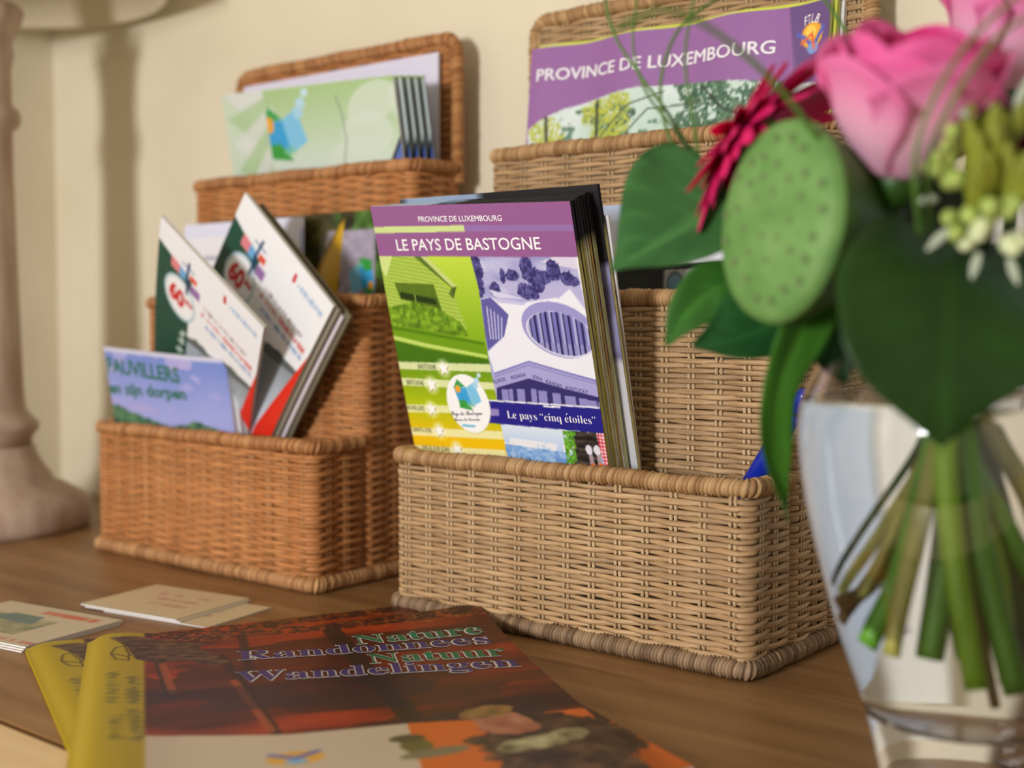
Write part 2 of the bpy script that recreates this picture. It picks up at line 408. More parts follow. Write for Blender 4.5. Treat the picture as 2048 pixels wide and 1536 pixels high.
def rack(label, X0, X1, YS, cols, seed, pitch=0.00295):
    rng = np.random.default_rng(seed)
    cx = (X0 + X1) / 2; root = thing('wicker_rack', label, 'rack', (cx, YS[0], 0), 'tiered wicker brochure racks')
    c_str, c_str2, c_stake, c_rim, c_rim2, c_brim, c_brim2 = cols
    ms = wicker_mat('wicker_strand%d' % seed, c_str, c_str2); mk = wicker_mat('wicker_stake%d' % seed, c_stake, c_str2, 0.08)
    mr = coil_mat('wicker_rim%d' % seed, c_rim, c_rim2); mb = coil_mat('wicker_base%d' % seed, c_brim, c_brim2)
    x0, x1 = X0 - cx, X1 - cx; ys = [y - YS[0] for y in YS]
    NS = 14
    rad = 0.00168
    for k in range(4):
        h = 0.1 * (k + 1); yf = ys[k]; back = (k == 3)
        # nodes along the path: (x, y, nx, ny, kind)
        nodes = []
        fx = [x0 + (x1 - x0) * (i + .5) / NS for i in range(NS)]
        if not back:
            yb = ys[k + 1]; sy = [yf + (yb - yf) * t for t in (0.28, 0.62)]
            nodes.append((x0, yb - .003, -1, 0, 0))
            nodes += [(x0, y, -1, 0, 1) for y in reversed(sy)]
            nodes += [(x0, yf + .004, -1, 0, 2), (x0 + .004, yf, 0, -1, 2)]
            nodes += [(x, yf, 0, -1, 1) for x in fx]
            nodes += [(x1 - .004, yf, 0, -1, 2), (x1, yf + .004, 1, 0, 2)]
            nodes += [(x1, y, 1, 0, 1) for y in sy]
            nodes.append((x1, yb - .003, 1, 0, 0))
        else:
            nodes = [(x0, yf, 0, -1, 2)] + [(x, yf, 0, -1, 1) for x in fx] + [(x1, yf, 0, -1, 2)]
        # stakes, in pairs
        sv = join([sweep([(dx, 0, 0.004), (dx, 0, h - .002)], 0.0011, 6) for dx in (-.0015, .0015)])
        sm = mesh('stake', *sv, True); sm.materials.append(mk)
        for (x, y, nx, ny, kd) in nodes:
            if kd == 1:
                o = obj('stake', sm, None, root, (x, y, 0))
                if nx: o.rotation_euler.z = math.pi / 2
        for x in (x0, x1):
            pv = sweep([(0, 0, 0.003), (0, 0, h)], 0.0027, 8)
            obj('corner_post', mesh('corner_post', *pv, True), mk, root, (x + (.0035 if x < 0 else -.0035), yf + .0035 * (not back), 0))
        # woven strands: a few shapes for each parity, one object for each row
        var = {}
        for par in (0, 1):
            for q in range(4):
                C, s = [], 0
                for (x, y, nx, ny, kd) in nodes:
                    if kd == 1: off = 0.0016 * (1 if (s + par) % 2 == 0 else -1); s += 1
                    elif kd == 2: off = 0.0006 + 0.0006 * (par if not back else 0)
                    else: off = 0
                    C.append((x + nx * off, y + ny * off, 0.00022 * rng.standard_normal()))
                Q = catmull(C, 5)
                T, N, B = frames(Q)
                rr = rad * (1 + 0.10 * np.interp(np.arange(len(Q)), np.arange(0, len(Q), 9), rng.standard_normal(len(range(0, len(Q), 9)))))
                V, F = sweep(Q, np.clip(rr, .0014, .0021), 6, True, 0.72)
                var[par, q] = mesh('woven_strand', V, F, True); var[par, q].materials.append(ms)
        n = int((h - .0045 - .0105) / pitch); rest = []
        for i in range(n + 1):
            z = 0.0105 + i * pitch + 0.00012 * rng.standard_normal(); me = var[i % 2, int(rng.integers(4))]
            if back and z < 0.285:
                rest.append(([(v.co.x, v.co.y, v.co.z + z) for v in me.vertices], [tuple(p.vertices) for p in me.polygons])); continue
            obj('woven_strand', me, None, root, (0, 0, z))
        if rest:
            o = obj('back_weave', mesh('back_weave', *join(rest), True), ms, root); o['kind'] = 'stuff'
        # wrapped rim
        if not back: P = [(x, y, h) for x, y in upath(x0, x1, yf, ys[k + 1] - .004)]
        else:
            r = .012; P = [(x0, yf, 0.29)] + [(x0 + r - r * math.cos(a), yf, h - r + r * math.sin(a)) for a in np.linspace(0, math.pi / 2, 7)]
            P += [(-p[0], p[1], p[2]) for p in reversed(P)]
        coil('rim', P, 0.0052, mr, root, seed * 10 + k, wob=0.0004)
    P = [(x, y, 0.0055) for x, y in upath(x0 - .001, x1 + .001, ys[0] - .001, ys[3], .005)]
    coil('base_rim', P, 0.0054, mb, root, seed * 10 + 7, pitch=0.0021)
    obj('base_panel', bevel_box('base_panel', x0 + .002, x1 - .002, ys[0] + .002, ys[3], 0.004, 0.008, .001), mk, root)
    return root
STRAW = (rgb(164, 129, 92), rgb(200, 168, 128), rgb(210, 184, 146), rgb(158, 118, 78), rgb(202, 166, 120), rgb(116, 92, 70), rgb(170, 142, 112))
AMBER = (rgb(172, 108, 60), rgb(206, 146, 94), rgb(196, 146, 100), rgb(150, 96, 54), rgb(200, 146, 94), rgb(150, 102, 64), rgb(206, 158, 108))
RY = (0.572, 0.619, 0.667, 0.715)
rack('straw-coloured three-tiered wicker rack in focus behind the glass vase', -0.565, -0.312, RY, STRAW, 3)
rack('orange-brown three-tiered wicker rack between the lamp and the other rack', -0.897, -0.640, (0.566, 0.615, 0.664, 0.714), AMBER, 5)

# ---------------------------------------------------------------- brochures in the straw-coloured rack
def booklet(name, label, cat, p, W, H, T, cv, disp=flat, group=None, mat=None, pagec=None):
    root = thing(name, label, cat, group=group); pose(root, p)
    if cv is not None: obj('cover', cover_mesh('cover', cv, disp, 0.0001), mat or M_print, root)
    pc = pagec or (lambda x, y, z: (226, 224, 226))
    fl = disp is flat; obj('pages', slab_mesh('pages', W, H, T, disp, pc, 9 if fl else 33, 13 if fl else 25, -.0001 if fl else -.0004), M_pages, root)
    return root

LOGO_G, LOGO_B, LOGO_L = (60, 165, 90), (60, 165, 225), (130, 200, 240)
def logo(cv, P, s=1.0):
    """house, sun and lake emblem; P maps emblem units to mm"""
    q = lambda pts: [P(x, y) for x, y in pts]
    cv.poly(q([(0, 62), (26, 100), (62, 70)]), LOGO_G)
    cv.poly(q([(2, 62), (62, 68), (80, -12), (18, 2)]), LOGO_B)
    cv.poly(q([(62, 68), (108, 92), (130, 16), (80, -12)]), LOGO_L)
    cv.poly(q([(16, 10), (48, 14), (84, -28), (18, -22)]), (60, 160, 70))
    cv.poly(q([(95, 88), (120, 102), (128, 76), (106, 66)]), (170, 215, 245))
    cv.poly(q([(108, 110), (132, 116), (136, 94), (114, 90)]), (185, 222, 247))
    cv.poly(q([(128, 132), (146, 134), (148, 118), (130, 116)]), (205, 232, 250))
    for i in range(4): cv.poly(q([(58 + 9 * i, -12), (62 + 9 * i, 14 - 3 * abs(i - 2)), (66 + 9 * i, -12)]), (140, 205, 150))
    c = P(22, 58); r = abs(P(36, 58)[0] - c[0]); cv.ell(c, r, r, (240, 170, 50))

def paint_bastogne():
    c = Canvas(160, 250, 250, 390, (230, 230, 235))
    U, V = c.U, c.V
    # green photograph: sky, slate house, window box, gutter
    Lp = [(0.8,218.9), (79.2,219.3), (81.8,199.5), (80.4,158.7), (81.3,130.4), (81.3,115.4), (81.4,88.7), (81.0,65.4), (-12.2,51.2), (-1.0,149.4)]
    m = c.inp([(-12.8,219.8)] + Lp[1:8] + [(-18.2,50.3), (-9.3,152.8)]) | (c.inp([(-5.6,218.9), (0.8,218.9), (-3.8,83.2), (-29.5,79.9)]))
    yt, yb = (43.9,219.0)[1], (27.6,155.2)[1]
    c.ramp(m, (yt - V) / (yt - yb), (196, 222, 70), (122, 168, 20))
    c.poly([(-3.8,218.9), (36.2,218.7), (60.6,195.3), (66.4,174.9), (-2.3,171.5)], (176, 204, 84))
    c.fill(c.inp([(-3.8,218.9), (36.2,218.7), (60.6,195.3), (66.4,174.9), (-2.3,171.5)]) & (np.sin((V + U * .12) * 2.6 + 2 * c.n(.3, .3, 3)) > .45), (130, 160, 50), .6)
    c.fill(c.inp([(-3.8,218.9), (12.5,218.8), (3.3,204.9)]), (214, 228, 150), .9)
    c.poly([(31.0,218.9), (42.1,218.8), (64.0,200.8), (59.5,193.1), (56.2,195.8), (59.2,199.8)], (90, 118, 40))
    c.poly([(37.4,218.7), (42.1,218.8), (64.3,200.8), (60.1,200.1)], (198, 214, 130))
    c.poly([(64.0,200.8), (59.5,192.8), (59.6,198.9)], (72, 98, 30))
    c.poly([(10.0,201.9), (44.5,201.5), (48.3,183.9), (40.9,187.3), (13.1,191.3)], (76, 104, 20))
    c.fill(c.inp([(11.3,201.3), (43.5,200.9), (46.3,193.6), (11.8,196.3)]) & (np.sin(U * 3.1) > 0), (110, 138, 40), .7)
    c.poly([(13.5,196.1), (43.9,192.3), (45.0,188.7), (13.3,192.0)], (30, 52, 8)); c.line([(26.4,194.5), (26.4,188.0)], 1.2, (150, 170, 70))
    b = c.inp([(0.7,185.8), (24.2,189.8), (45.8,186.3), (62.3,178.4), (66.9,170.1), (31.5,170.7), (-0.8,173.5)])
    nz = c.n(.35, .35, 11); c.ramp(b, nz * 1.5 - .3, (70, 110, 14), (158, 200, 50))
    c.poly([(-2.0,173.9), (32.0,172.6), (79.1,167.1), (80.5,153.2), (-1.1,148.7)], (112, 158, 20))
    c.poly([(-1.7,173.9), (79.1,166.8), (79.0,165.3), (-1.9,171.5)], (84, 130, 10))
    c.poly([(-1.9,167.6), (29.7,163.6), (79.8,159.2), (79.4,157.1), (29.1,161.0), (-2.3,164.8)], (196, 222, 110))
    c.poly([(-2.0,164.4), (28.9,160.1), (79.9,156.4), (80.7,152.6), (-1.1,148.7)], (66, 116, 14))
    # star rows on green to yellow
    rows = c.inp([(-10.5,148.5), (80.8,153.2), (81.3,130.4), (81.3,115.4), (82.1,62.9), (-29.1,45.8)])
    y0, y1, y2 = (26.4,150.7)[1], (19.8,124.8)[1], (13.9,101.6)[1]
    c.ramp(rows, (y0 - V) / (y0 - y1), (104, 152, 22), (176, 196, 16))
    c.ramp(rows & (V < y1), (y1 - V) / (y1 - y2), (178, 198, 18), (244, 196, 12))
    c.fill(rows & (np.sin(V * 2.2 + 3 * c.n(.12, .4, 5)) > .72), (120, 150, 10), .35 * np.clip((V - y2) / (y0 - y2), 0, 1))
    for q in ([(-10.3,149.4), (80.9,153.6), (80.6,148.6), (-10.7,144.5)], [(-13.3,138.6), (81.5,142.1), (81.3,137.6), (-12.8,133.4)], [(-14.6,120.0), (80.5,126.6), (80.3,122.1), (-14.2,114.6)], [(-13.2,104.3), (81.1,111.1), (80.9,105.8), (-13.2,98.9)], [(-10.9,92.0), (81.0,98.9), (80.9,93.8), (-10.6,85.9)]):
        c.poly(q, (244, 246, 206), .82)
    for p, r in (((40.6,148.2), 5.2), ((27.2,136.4), 5.2), ((23.0,119.8), 5.0), ((26.4,105.6), 4.9), ((39.6,94.4), 5.0)):
        for k in range(5): c.ell(p, r * (1.35 - .12 * k), r * (1.35 - .12 * k), (252, 255, 225), 0, .14)
        c.star((p[0] + .3, p[1] - .35), r * 1.06, (150, 140, 60), -8); c.star(p, r, (255, 255, 255), -8)
    # violet photograph: park, trees, star-shaped memorial with a round opening
    vp = [(79.2,219.3), (157.4,219.8), (160.1,186.2), (163.0,133.0), (81.3,130.2), (80.4,158.7), (81.8,199.5)]
    vm = c.inp(vp)
    c.ramp(vm, c.n(.08, .16, 21) * 1.6 - .3, (150, 148, 206), (206, 206, 240))
    c.poly([(132.2,216.5), (142.7,219.3), (157.3,219.2), (158.1,212.5), (144.6,214.4)], (222, 214, 238))
    c.fill(vm & c.inp([(95.4,204.5), (160.6,203.8), (160.5,196.1), (117.3,193.6)]), (186, 182, 226))
    for (x, y, rx, ry) in [(*(81.8,210.0), 5.5, 9.0), (*(82.3,201.8), 4.4, 7.0), (*(102.3,208.1), 2.2, 4.5), (*(109.9,208.3), 5.0, 3.5), (*(121.3,213.0), 5.0, 8.0), (*(124.8,208.6), 7.7, 5.0), (*(131.9,207.6), 6.6, 4.0), (*(141.2,211.6), 5.0, 6.0), (*(150.2,207.4), 5.0, 4.0), (*(94.4,199.8), 4.4, 4.5), (*(118.5,199.3), 6.6, 4.5), (*(127.8,201.9), 5.5, 3.5), (*(122.5,197.2), 5.5, 2.5), (*(154.1,205.8), 4.4, 3.0), (*(84.8,171.0), 3.3, 3.0)]:
        e = c.elm((x, y), rx, ry) + 1.1 * (c.n(.5, .5, 33) - .5)
        c.ramp(vm & (e < 1), c.n(.7, .7, 37) * 1.5 - .35, (36, 32, 92), (124, 118, 190))
    c.poly([(89.7,199.7), (117.5,194.5), (93.3,195.1)], (216, 214, 244))
    c.poly([(82.3,193.6), (91.0,195.0), (117.1,192.7), (141.1,196.4), (151.3,203.0), (158.8,192.6), (160.1,186.2), (163.1,149.3), (136.4,153.6), (112.1,157.8), (82.9,148.4), (80.7,161.1), (95.9,171.6), (102.2,184.9)], (240, 240, 254))
    c.poly([(82.2,193.3), (90.4,194.8), (102.2,184.9), (95.9,171.6), (80.9,162.3), (81.1,175.6)], (96, 92, 168))
    for i in range(5):
        c.line([((85.9,190.2)[0] + 2.6 * i, (85.7,189.0)[1] - 1.5 * i), ((84.8,171.0)[0] + 2.2 * i, (84.5,169.8)[1])], 1.0, (196, 194, 232))
    c.poly([(91.0,195.0), (117.1,192.7), (115.3,191.0), (95.7,191.9)], (200, 198, 236)); c.poly([(151.3,203.0), (158.8,192.6), (159.0,190.6), (150.5,201.4), (141.1,195.3), (140.3,196.2)], (190, 188, 230))
    ec, (ex, ey) = (138.1,177.5), (27, 16)
    c.ell(ec, ex, ey, (158, 154, 214), -8); c.ell((ec[0] + 1, ec[1] - 2.6), ex * .93, ey * .80, (226, 226, 248), -8)
    inn = c.elm((ec[0] + 1, ec[1] - 2.2), ex * .88, ey * .77, -8) < 1
    inn &= vm
    c.fill(inn, (120, 118, 190))
    c.fill(inn & (np.sin(U * 1.5 + 1.2) > .35), (34, 30, 88)); c.fill(inn & (np.sin(U * .75 + 2.2) > .75), (176, 174, 224))
    c.fill(inn & (V < ec[1] - 8) & (np.sin(U * 1.5 + 1.2) < .35), (150, 148, 206))
    c.poly([(82.9,148.4), (112.1,157.8), (136.4,153.6), (163.1,149.3), (164.0,139.1), (134.3,142.9), (109.9,146.9), (82.8,139.0)], (172, 168, 222))
    c.line([(83.0,147.8), (112.0,157.2), (136.3,153.0), (163.1,148.6)], .9, (120, 114, 190)); c.line([(83.0,145.9), (111.6,155.2), (135.9,151.1), (163.2,146.8)], .7, (140, 134, 200))
    c.poly([(82.8,139.0), (109.9,146.9), (134.3,142.9), (164.0,139.1), (163.7,133.1), (81.3,130.2)], (52, 46, 112))
    for p0_, p1_, wd in (((89.4,141.6), (88.1,125.5), 5.4), ((94.2,142.0), (92.9,125.9), 3.0), ((102.1,142.6), (100.9,126.7), 6.0), ((112.2,143.6), (111.1,127.7), 4.2), ((118.9,143.1), (118.0,128.4), 6.6), ((129.1,142.3), (128.7,129.4), 6.0), ((139.1,141.5), (139.1,130.4), 7.8), ((148.3,140.7), (148.5,131.3), 6.0), ((153.8,140.3), (154.3,131.9), 7.8), ((160.7,139.7), (161.4,132.5), 4.2)):
        c.fill(c.inp([(p0_[0] - wd / 2, p0_[1] - 3), (p0_[0] + wd / 2, p0_[1] - 3), (p1_[0] + wd / 2, p1_[1]), (p1_[0] - wd / 2, p1_[1])]), (146, 142, 204))
    # navy band, tab, lake photograph, rock, gingham cloth, bottles
    low = c.inp([(81.4,116.0), (164.1,119.5), (170.5,71.8), (82.6,57.8)])
    yl0, yl1 = (108.8,115.9)[1], (103.4,89.1)[1]
    c.ramp(low, (yl0 - V) / (yl0 - yl1), (222, 234, 252), (150, 186, 236))
    tr = low & (V < (106.3,103.2)[1]) & (c.n(.16, .3, 41) > .40); c.ramp(tr, c.n(.5, .5, 43) * 1.4 - .2, (92, 140, 216), (170, 204, 242))
    c.fill(low & (np.abs(V - (106.7,105.5)[1]) < 2.2) & (c.n(.1, .1, 45) > .42), (236, 236, 246)); c.fill(low & (V < (103.7,90.6)[1]), (150, 200, 170))
    rk = c.inp([(137.2,117.2), (155.5,118.1), (155.1,95.9), (159.1,69.9), (130.7,65.4)]); c.ramp(rk, c.n(.12, .6, 51) * 1.7 - .35, (18, 14, 14), (92, 82, 76))
    gb = c.inp([(129.3,116.6), (139.0,117.4), (136.2,93.4), (153.2,93.3), (154.8,86.3), (116.1,83.3), (120.7,91.4), (129.3,97.4)]) & (c.n(.45, .45, 55) > .40)
    c.ramp(gb, c.n(1.1, 1.1, 57) * 1.6 - .3, (40, 110, 24), (150, 210, 70))
    gg = c.inp([(154.1,118.1), (164.3,118.6), (170.5,71.8), (159.8,70.1)]); c.fill(gg, (206, 36, 60))
    c.fill(gg & ((np.sin(U * 2.9) > .1) & (np.sin(V * 2.9) > .1)), (244, 236, 240)); c.fill(gg & ((np.sin(U * 2.9) > .1) ^ (np.sin(V * 2.9) > .1)), (222, 110, 130))
    for a in (0, 1):
        p = ((148.1,96.8), (153.9,97.2))[a]
        c.poly([(p[0] - 1.5, p[1] + 8), (p[0] + 1, p[1] + 8), (p[0] + 3, p[1] - 11), (p[0] - 2, p[1] - 11)], (200, 180, 190), .8)
        c.poly([(p[0] - 1, p[1] + 2), (p[0] + 2, p[1] + 2), (p[0] + 3, p[1] - 11), (p[0] - 2, p[1] - 11)], (238, 120, 40))
        c.ell((p[0] - 1, p[1] + 10), 2.4, 3, (226, 226, 240))
    bt, bb = [(65.7,129.6), (163.0,133.0)], [(164.3,118.3), (62.4,115.2)]
    c.poly(bt + bb, (36, 32, 140)); c.line([(65.8,130.0), (163.1,133.5)], 0.9, (250, 250, 255)); c.poly([(117.7,131.1), (130.7,131.4), (130.5,130.4), (117.5,130.1)], (250, 250, 255))
    c.poly([(69.6,125.1), (81.6,125.2), (81.0,120.9), (68.5,120.1)], (150, 136, 200))
    # white oval with the emblem
    o = (56.5,126.6); c.ell((o[0] + .4, o[1] - .5), 18.2, 19.2, (200, 200, 170), 0, .5); c.ell(o, 18, 19, (252, 252, 255))
    k0 = (46.0,124.6); k1 = (68.3,126.7); sc = (k1[0] - k0[0]) / 130
    logo(c, lambda x, y: (k0[0] + x * sc, k0[1] + 2 + y * sc * .9))
    c.poly([(48.2,112.3), (59.3,112.8), (59.0,111.2), (47.8,110.7)], (110, 190, 235))
    # violet bands at the top
    c.poly([(-8.6,259.5), (171.2,254.8), (159.6,219.2), (-20.7,218.5)], (150, 92, 150))
    c.poly([(-11.6,236.9), (77.9,237.4), (78.3,233.7), (-12.7,232.9)], (206, 224, 150)); c.poly([(77.9,237.4), (168.0,237.1), (167.3,233.5), (78.3,233.7)], (150, 112, 178))
    return c
CV_B = paint_bastogne()
DB = lambda u, v: 0.0016 * np.sin(np.clip(v, 0, 1) / 0.25 * math.pi) * (1 - np.asarray(u) / 0.16)
def edge_cols(seed, top=0.229):
    rng = random.Random(seed); base = rng.choice([(226, 220, 150), (196, 190, 110), (236, 232, 222), (206, 170, 100), (170, 166, 180), (214, 214, 160)])
    def f(x, y, z):
        if y > top: return (26, 24, 26) if x > 0.05 else (176, 190, 206)
        k = 0.8 + 0.3 * rng.random(); return tuple(min(255, a * k) for a in base)
    return f
GB = 'violet and green brochures stacked in the straw rack'
PB = ((-0.5658,0.6136,0.0167),(0.9978,-0.0532,-0.0401),(0.0238,-0.2781,0.9603))
br = booklet('brochure', 'front brochure with violet title band, green house photo and round memorial photo', 'brochure', PB, .16, .25, .0016, CV_B, DB, GB, pagec=edge_cols(1))
W_ = (252, 250, 255)
text(br, 'PROVINCE DE LUXEMBOURG', (41.2,240.1), (109.0,240.0), 3.2, W_, DB, thick=.012)
text(br, 'LE PAYS DE BASTOGNE', (18.0,222.5), (134.8,223.8), 6.8, W_, DB, thick=.010)
text(br, 'BASTOGNE', (17.9,146.6), (34.0,147.2), 3.0, (44, 44, 24), DB)
text(br, 'BERTOGNE', (4.4,135.1), (20.1,135.6), 3.0, (44, 44, 24), DB)
text(br, 'FAUVILLERS', (-1.0,117.5), (16.4,118.3), 3.0, (50, 50, 20), DB)
text(br, 'SAINTE-ODE', (1.3,102.6), (19.1,103.5), 3.0, (60, 50, 10), DB)
text(br, 'VAUX-SUR-SÛRE', (7.1,90.8), (32.6,92.0), 3.0, (60, 50, 10), DB)
text(br, script('Pays') + ' ' + script('de') + ' ' + script('Bastogne'), (39.8,117.3), (67.2,120.3), 3.2, (30, 26, 40), DB)
text(br, script('Maison') + ' ' + script('du') + ' ' + script('Tourisme'), (41.7,113.8), (64.3,116.3), 2.3, (30, 26, 40), DB)
text(br, serif('Le') + ' ' + serif('pays') + ' “' + serif('cinq') + ' ' + serif('etoiles') + '”', (87.9,120.3), (155.7,123.1), 4.7, W_, DB, bold=-.012)
text(br, '´', (134.2,123.0), (135.6,123.0), 5.0, W_, DB)
for b_, p, q in (('ILLINOIS', (81.7,141.6), (91.8,144.1)), ('INDIANA', (96.4,145.2), (108.5,148.3)), ('IOWA', (113.4,147.3), (120.1,145.9)), ('KANSAS', (122.9,145.2), (134.2,143.0)), ('KENTUCKY', (137.3,142.4), (153.0,140.9))):
    text(br, b_, p, q, 2.3, (80, 74, 150), DB)
# the rest of the stack behind it
LBL = ['brochure second in the stack, right behind the front violet one', 'brochure third in the stack behind the front violet one', 'brochure fourth in the stack behind the front violet one', 'brochure fifth in the stack behind the front violet one', 'brochure sixth in the stack behind the front violet one', 'brochure seventh in the stack behind the front violet one', 'brochure eighth in the stack behind the front violet one', 'brochure ninth in the stack behind the front violet one', 'black-topped brochure standing rearmost and tallest in the violet stack']
Ob, ub, vb = (Vector(a) for a in PB); nb = ub.cross(vb).normalized()
dark_cv = Canvas(160, 250, 40, 60, (40, 38, 42)); dark_cv.fill(dark_cv.V < 205, (150, 146, 190)); dark_cv.fill((dark_cv.V < 205) & (dark_cv.n(.06, .06, 3) > .5), (120, 116, 150)); dark_cv.fill(dark_cv.V < 150, (206, 206, 214))
dark_cv.poly([(6, 251), (6, 232), (70, 236), (70, 251)], (150, 170, 200))
for i, lb in enumerate(LBL):
    d = 0.0017 * (i + 1); last = i == len(LBL) - 1
    if last: d += .002
    O = Ob - nb * d + ub * (0.0004 * i + random.uniform(-.0007, .0007) + (.004 if last else 0)) + vb * (-.26 * d + random.uniform(-.0006, .0006) + (.003 if last else 0))
    v2 = (vb - nb * 0.004 * i).normalized()
    booklet('brochure', lb, 'brochure', (O, (ub + vb * .0034 * (i + 1)).normalized(), v2), .16, .25, .0015, dark_cv, DB, GB, pagec=edge_cols(20 + i))
# pale leaflet behind the stack
lc = Canvas(150, 232, 60, 90, (224, 224, 232)); lc.line([(140, 160), (143, 150), (141, 135), (144, 120)], 4, (110, 30, 50)); lc.line([(138, 196), (146, 186), (139, 178)], 4, (120, 40, 60))
O = Ob - nb * .0235 + ub * .012 + vb * .004
booklet('leaflet', 'pale leaflet with dark red script leaning behind the violet brochure stack', 'leaflet', (O, ub, (vb - nb * .02).normalized()), .15, .232, .001, lc)

# magazine in the middle tier
mc = Canvas(205, 250, 150, 190, (214, 222, 242)); mU, mV = mc.U, mc.V
mc.ramp(mV > 212, (mV - 212) / 38, (240, 240, 250), (192, 208, 244))
mk = mV < 212; mc.ramp(mk, mc.n(.05, .09, 61) * 1.6 - .3, (14, 22, 22), (50, 66, 56))
mb_ = mk & (mU > 118) & (mV < 208); mc.fill(mb_, (172, 178, 176)); mc.fill(mb_ & (mV < 180), (150, 154, 150))
for k in range(6):
    cxm = 126 + 14 * k
    ar = mb_ & (((np.abs(mU - cxm) < 4.6) & (mV < 199) & (mV > 182)) | (mc.elm((cxm, 199), 4.6, 6) < 1))
    mc.fill(mb_ & (((np.abs(mU - cxm) < 6) & (mV < 199) & (mV > 182)) | (mc.elm((cxm, 199), 6, 8) < 1)), (90, 96, 98)); mc.fill(ar, (110, 150, 170)); mc.fill(ar & (mV < 192), (40, 44, 48))
mg = booklet('magazine', 'pale blue topped magazine with arched windows photo in the middle tier', 'magazine', ((-0.533, 0.641, 0.0095), (1, 0, 0), (0, 0.05, 1)), .205, .25, .004, mc, mat=M_gloss)
text(mg, 'S', (108, 231), (114, 231), 9, (180, 30, 44), bold=.03)

# landscape-titled magazines in the rear tier
def paint_province():
    c = Canvas(227, 320, 260, 300, (140, 92, 152)); U, V = c.U, c.V
    c.C[:] = (152, 102, 168)
    ph = c.inp([(1.5,262.3), (12.1,268.1), (30.2,274.9), (51.1,278.1), (71.5,280.5), (89.9,281.9), (110.6,281.8), (133.4,280.7), (181.7,275.7), (213.9,270.9), (247.7,265.7), (260.8,70.1), (15.8,56.9)])
    c.ramp(ph, c.n(.035, .05, 71) * 1.7 - .3, (226, 236, 240), (196, 222, 210))
    fo = c.n(.06, .09, 73) + .25 * np.exp(-((U - (145.1,264.7)[0]) / 42) ** 2) * (V > (141.5,260.5)[1] - 12) - .02
    c.ramp(ph & (fo > .54) & (c.n(.5, .5, 75) > .38), c.n(.4, .4, 77) * 1.6 - .3, (36, 74, 56), (120, 160, 130))
    for x, y in ((57.8,269.5), (73.4,258.3), (17.6,258.9), (75.1,271.2), (65.2,251.9)):
        e = c.elm((x, y), 15, 10) + 1.4 * (c.n(.35, .35, 79) - .4)
        c.ramp(ph & (e < 1) & (c.n(.7, .7, 81) > .42), c.n(.6, .6, 83), (150, 168, 60), (222, 220, 90))
    for a, b in (((57.9,276.7), (59.8,238.0)), ((16.7,268.9), (19.2,241.4))): c.line([a, b], 2.6, (50, 60, 54))
    c.line([(59.5,250.1), (86.5,271.1), (111.0,277.7)], 1.0, (60, 74, 62)); c.line([(74.8,241.5), (100.8,267.2), (153.8,268.2)], 1.0, (60, 74, 62)); c.line([(140.2,277.6), (158.1,261.0), (177.4,252.3)], 1.6, (40, 60, 50))
    e = c.inp([(197.5,321.5), (243.9,322.2), (249.2,242.9), (205.7,272.7)]) & ~ph; c.fill(e, (106, 76, 138))
    p = (214.5,298.5); c.ell((p[0], p[1] + 1), 7.5, 8, (244, 176, 50)); c.ell((p[0] - 1, p[1] + 3), 4, 4, (250, 214, 90))
    c.line([(p[0] - 10, p[1] + 3), (p[0] - 5, p[1] + 0), (p[0] - 2, p[1] - 3), (p[0] + 3, p[1] - 7)], 2.4, (84, 100, 200)); c.line([(p[0] + 8, p[1] + 5), (p[0] + 5, p[1]), (p[0] + 1, p[1] - 7)], 2.4, (84, 100, 200))
    c.ell((p[0] + 1, p[1] - 7), 4, 3.4, (130, 160, 230)); c.line([(p[0] - 7, p[1] - 3), (p[0], p[1] + 2), (p[0] + 2, p[1] - 7)], 1.8, (236, 110, 60))
    c.line([(197.5,321.5), (204.5,272.9)], .8, (110, 76, 136))
    return c
DP = lambda u, v: 0.0030 * np.sin(np.asarray(u) / 0.078 * 2 * math.pi + 0.5 + 2.0 * np.asarray(v)) * np.clip((np.asarray(v) - .1) / .2, 0, 1)
PP = ((-0.5579,0.6680,0.0593),(0.9999,-0.0128,0.0013),(0.0001,0.1140,0.9935))
GP = 'violet title magazines in the rear tier of the straw rack'
pm = booklet('magazine', 'violet magazine with large white title and tree photo in the rear tier', 'magazine', PP, .227, .32, .003, paint_province(), DP, GP, print_mat('satin_print', 0.31, 0.7), pagec=lambda x, y, z: (214, 218, 170))
text(pm, 'PROVINCE DE LUXEMBOURG', (6.6,296.5), (190.3,292.4), 8.0, (240, 236, 246), DP, off=.0004, thick=.022)
for ch, a, b in (('F', (209.1,306.8), (210.9,306.9)), ('T', (211.3,307.5), (213.4,307.6)), ('L', (213.8,307.7), (215.4,307.5)), ('B', (216.1,307.6), (218.5,306.4))):
    text(pm, ch, a, b, 5.2, (236, 230, 240), DP, bold=.02)
Op, up_, vp_ = (Vector(a) for a in PP); npv = up_.cross(vp_).normalized()
yc = Canvas(227, 320, 12, 16, (206, 214, 90))
booklet('magazine', 'yellow-green edged magazine just behind the violet one in the rear tier', 'magazine', (Op - npv * .0052 + vp_ * .0035 + up_ * .002, up_, vp_), .227, .32, .003, yc, DP, GP, M_gloss, pagec=lambda x, y, z: (206, 214, 120))
booklet('magazine', 'rearmost pale magazine against the back panel of the straw rack', 'magazine', (Op - npv * .0102 + vp_ * .001 + up_ * .006, up_, vp_), .225, .32, .003, Canvas(225, 320, 6, 6, (226, 226, 230)), DP, GP, M_gloss)

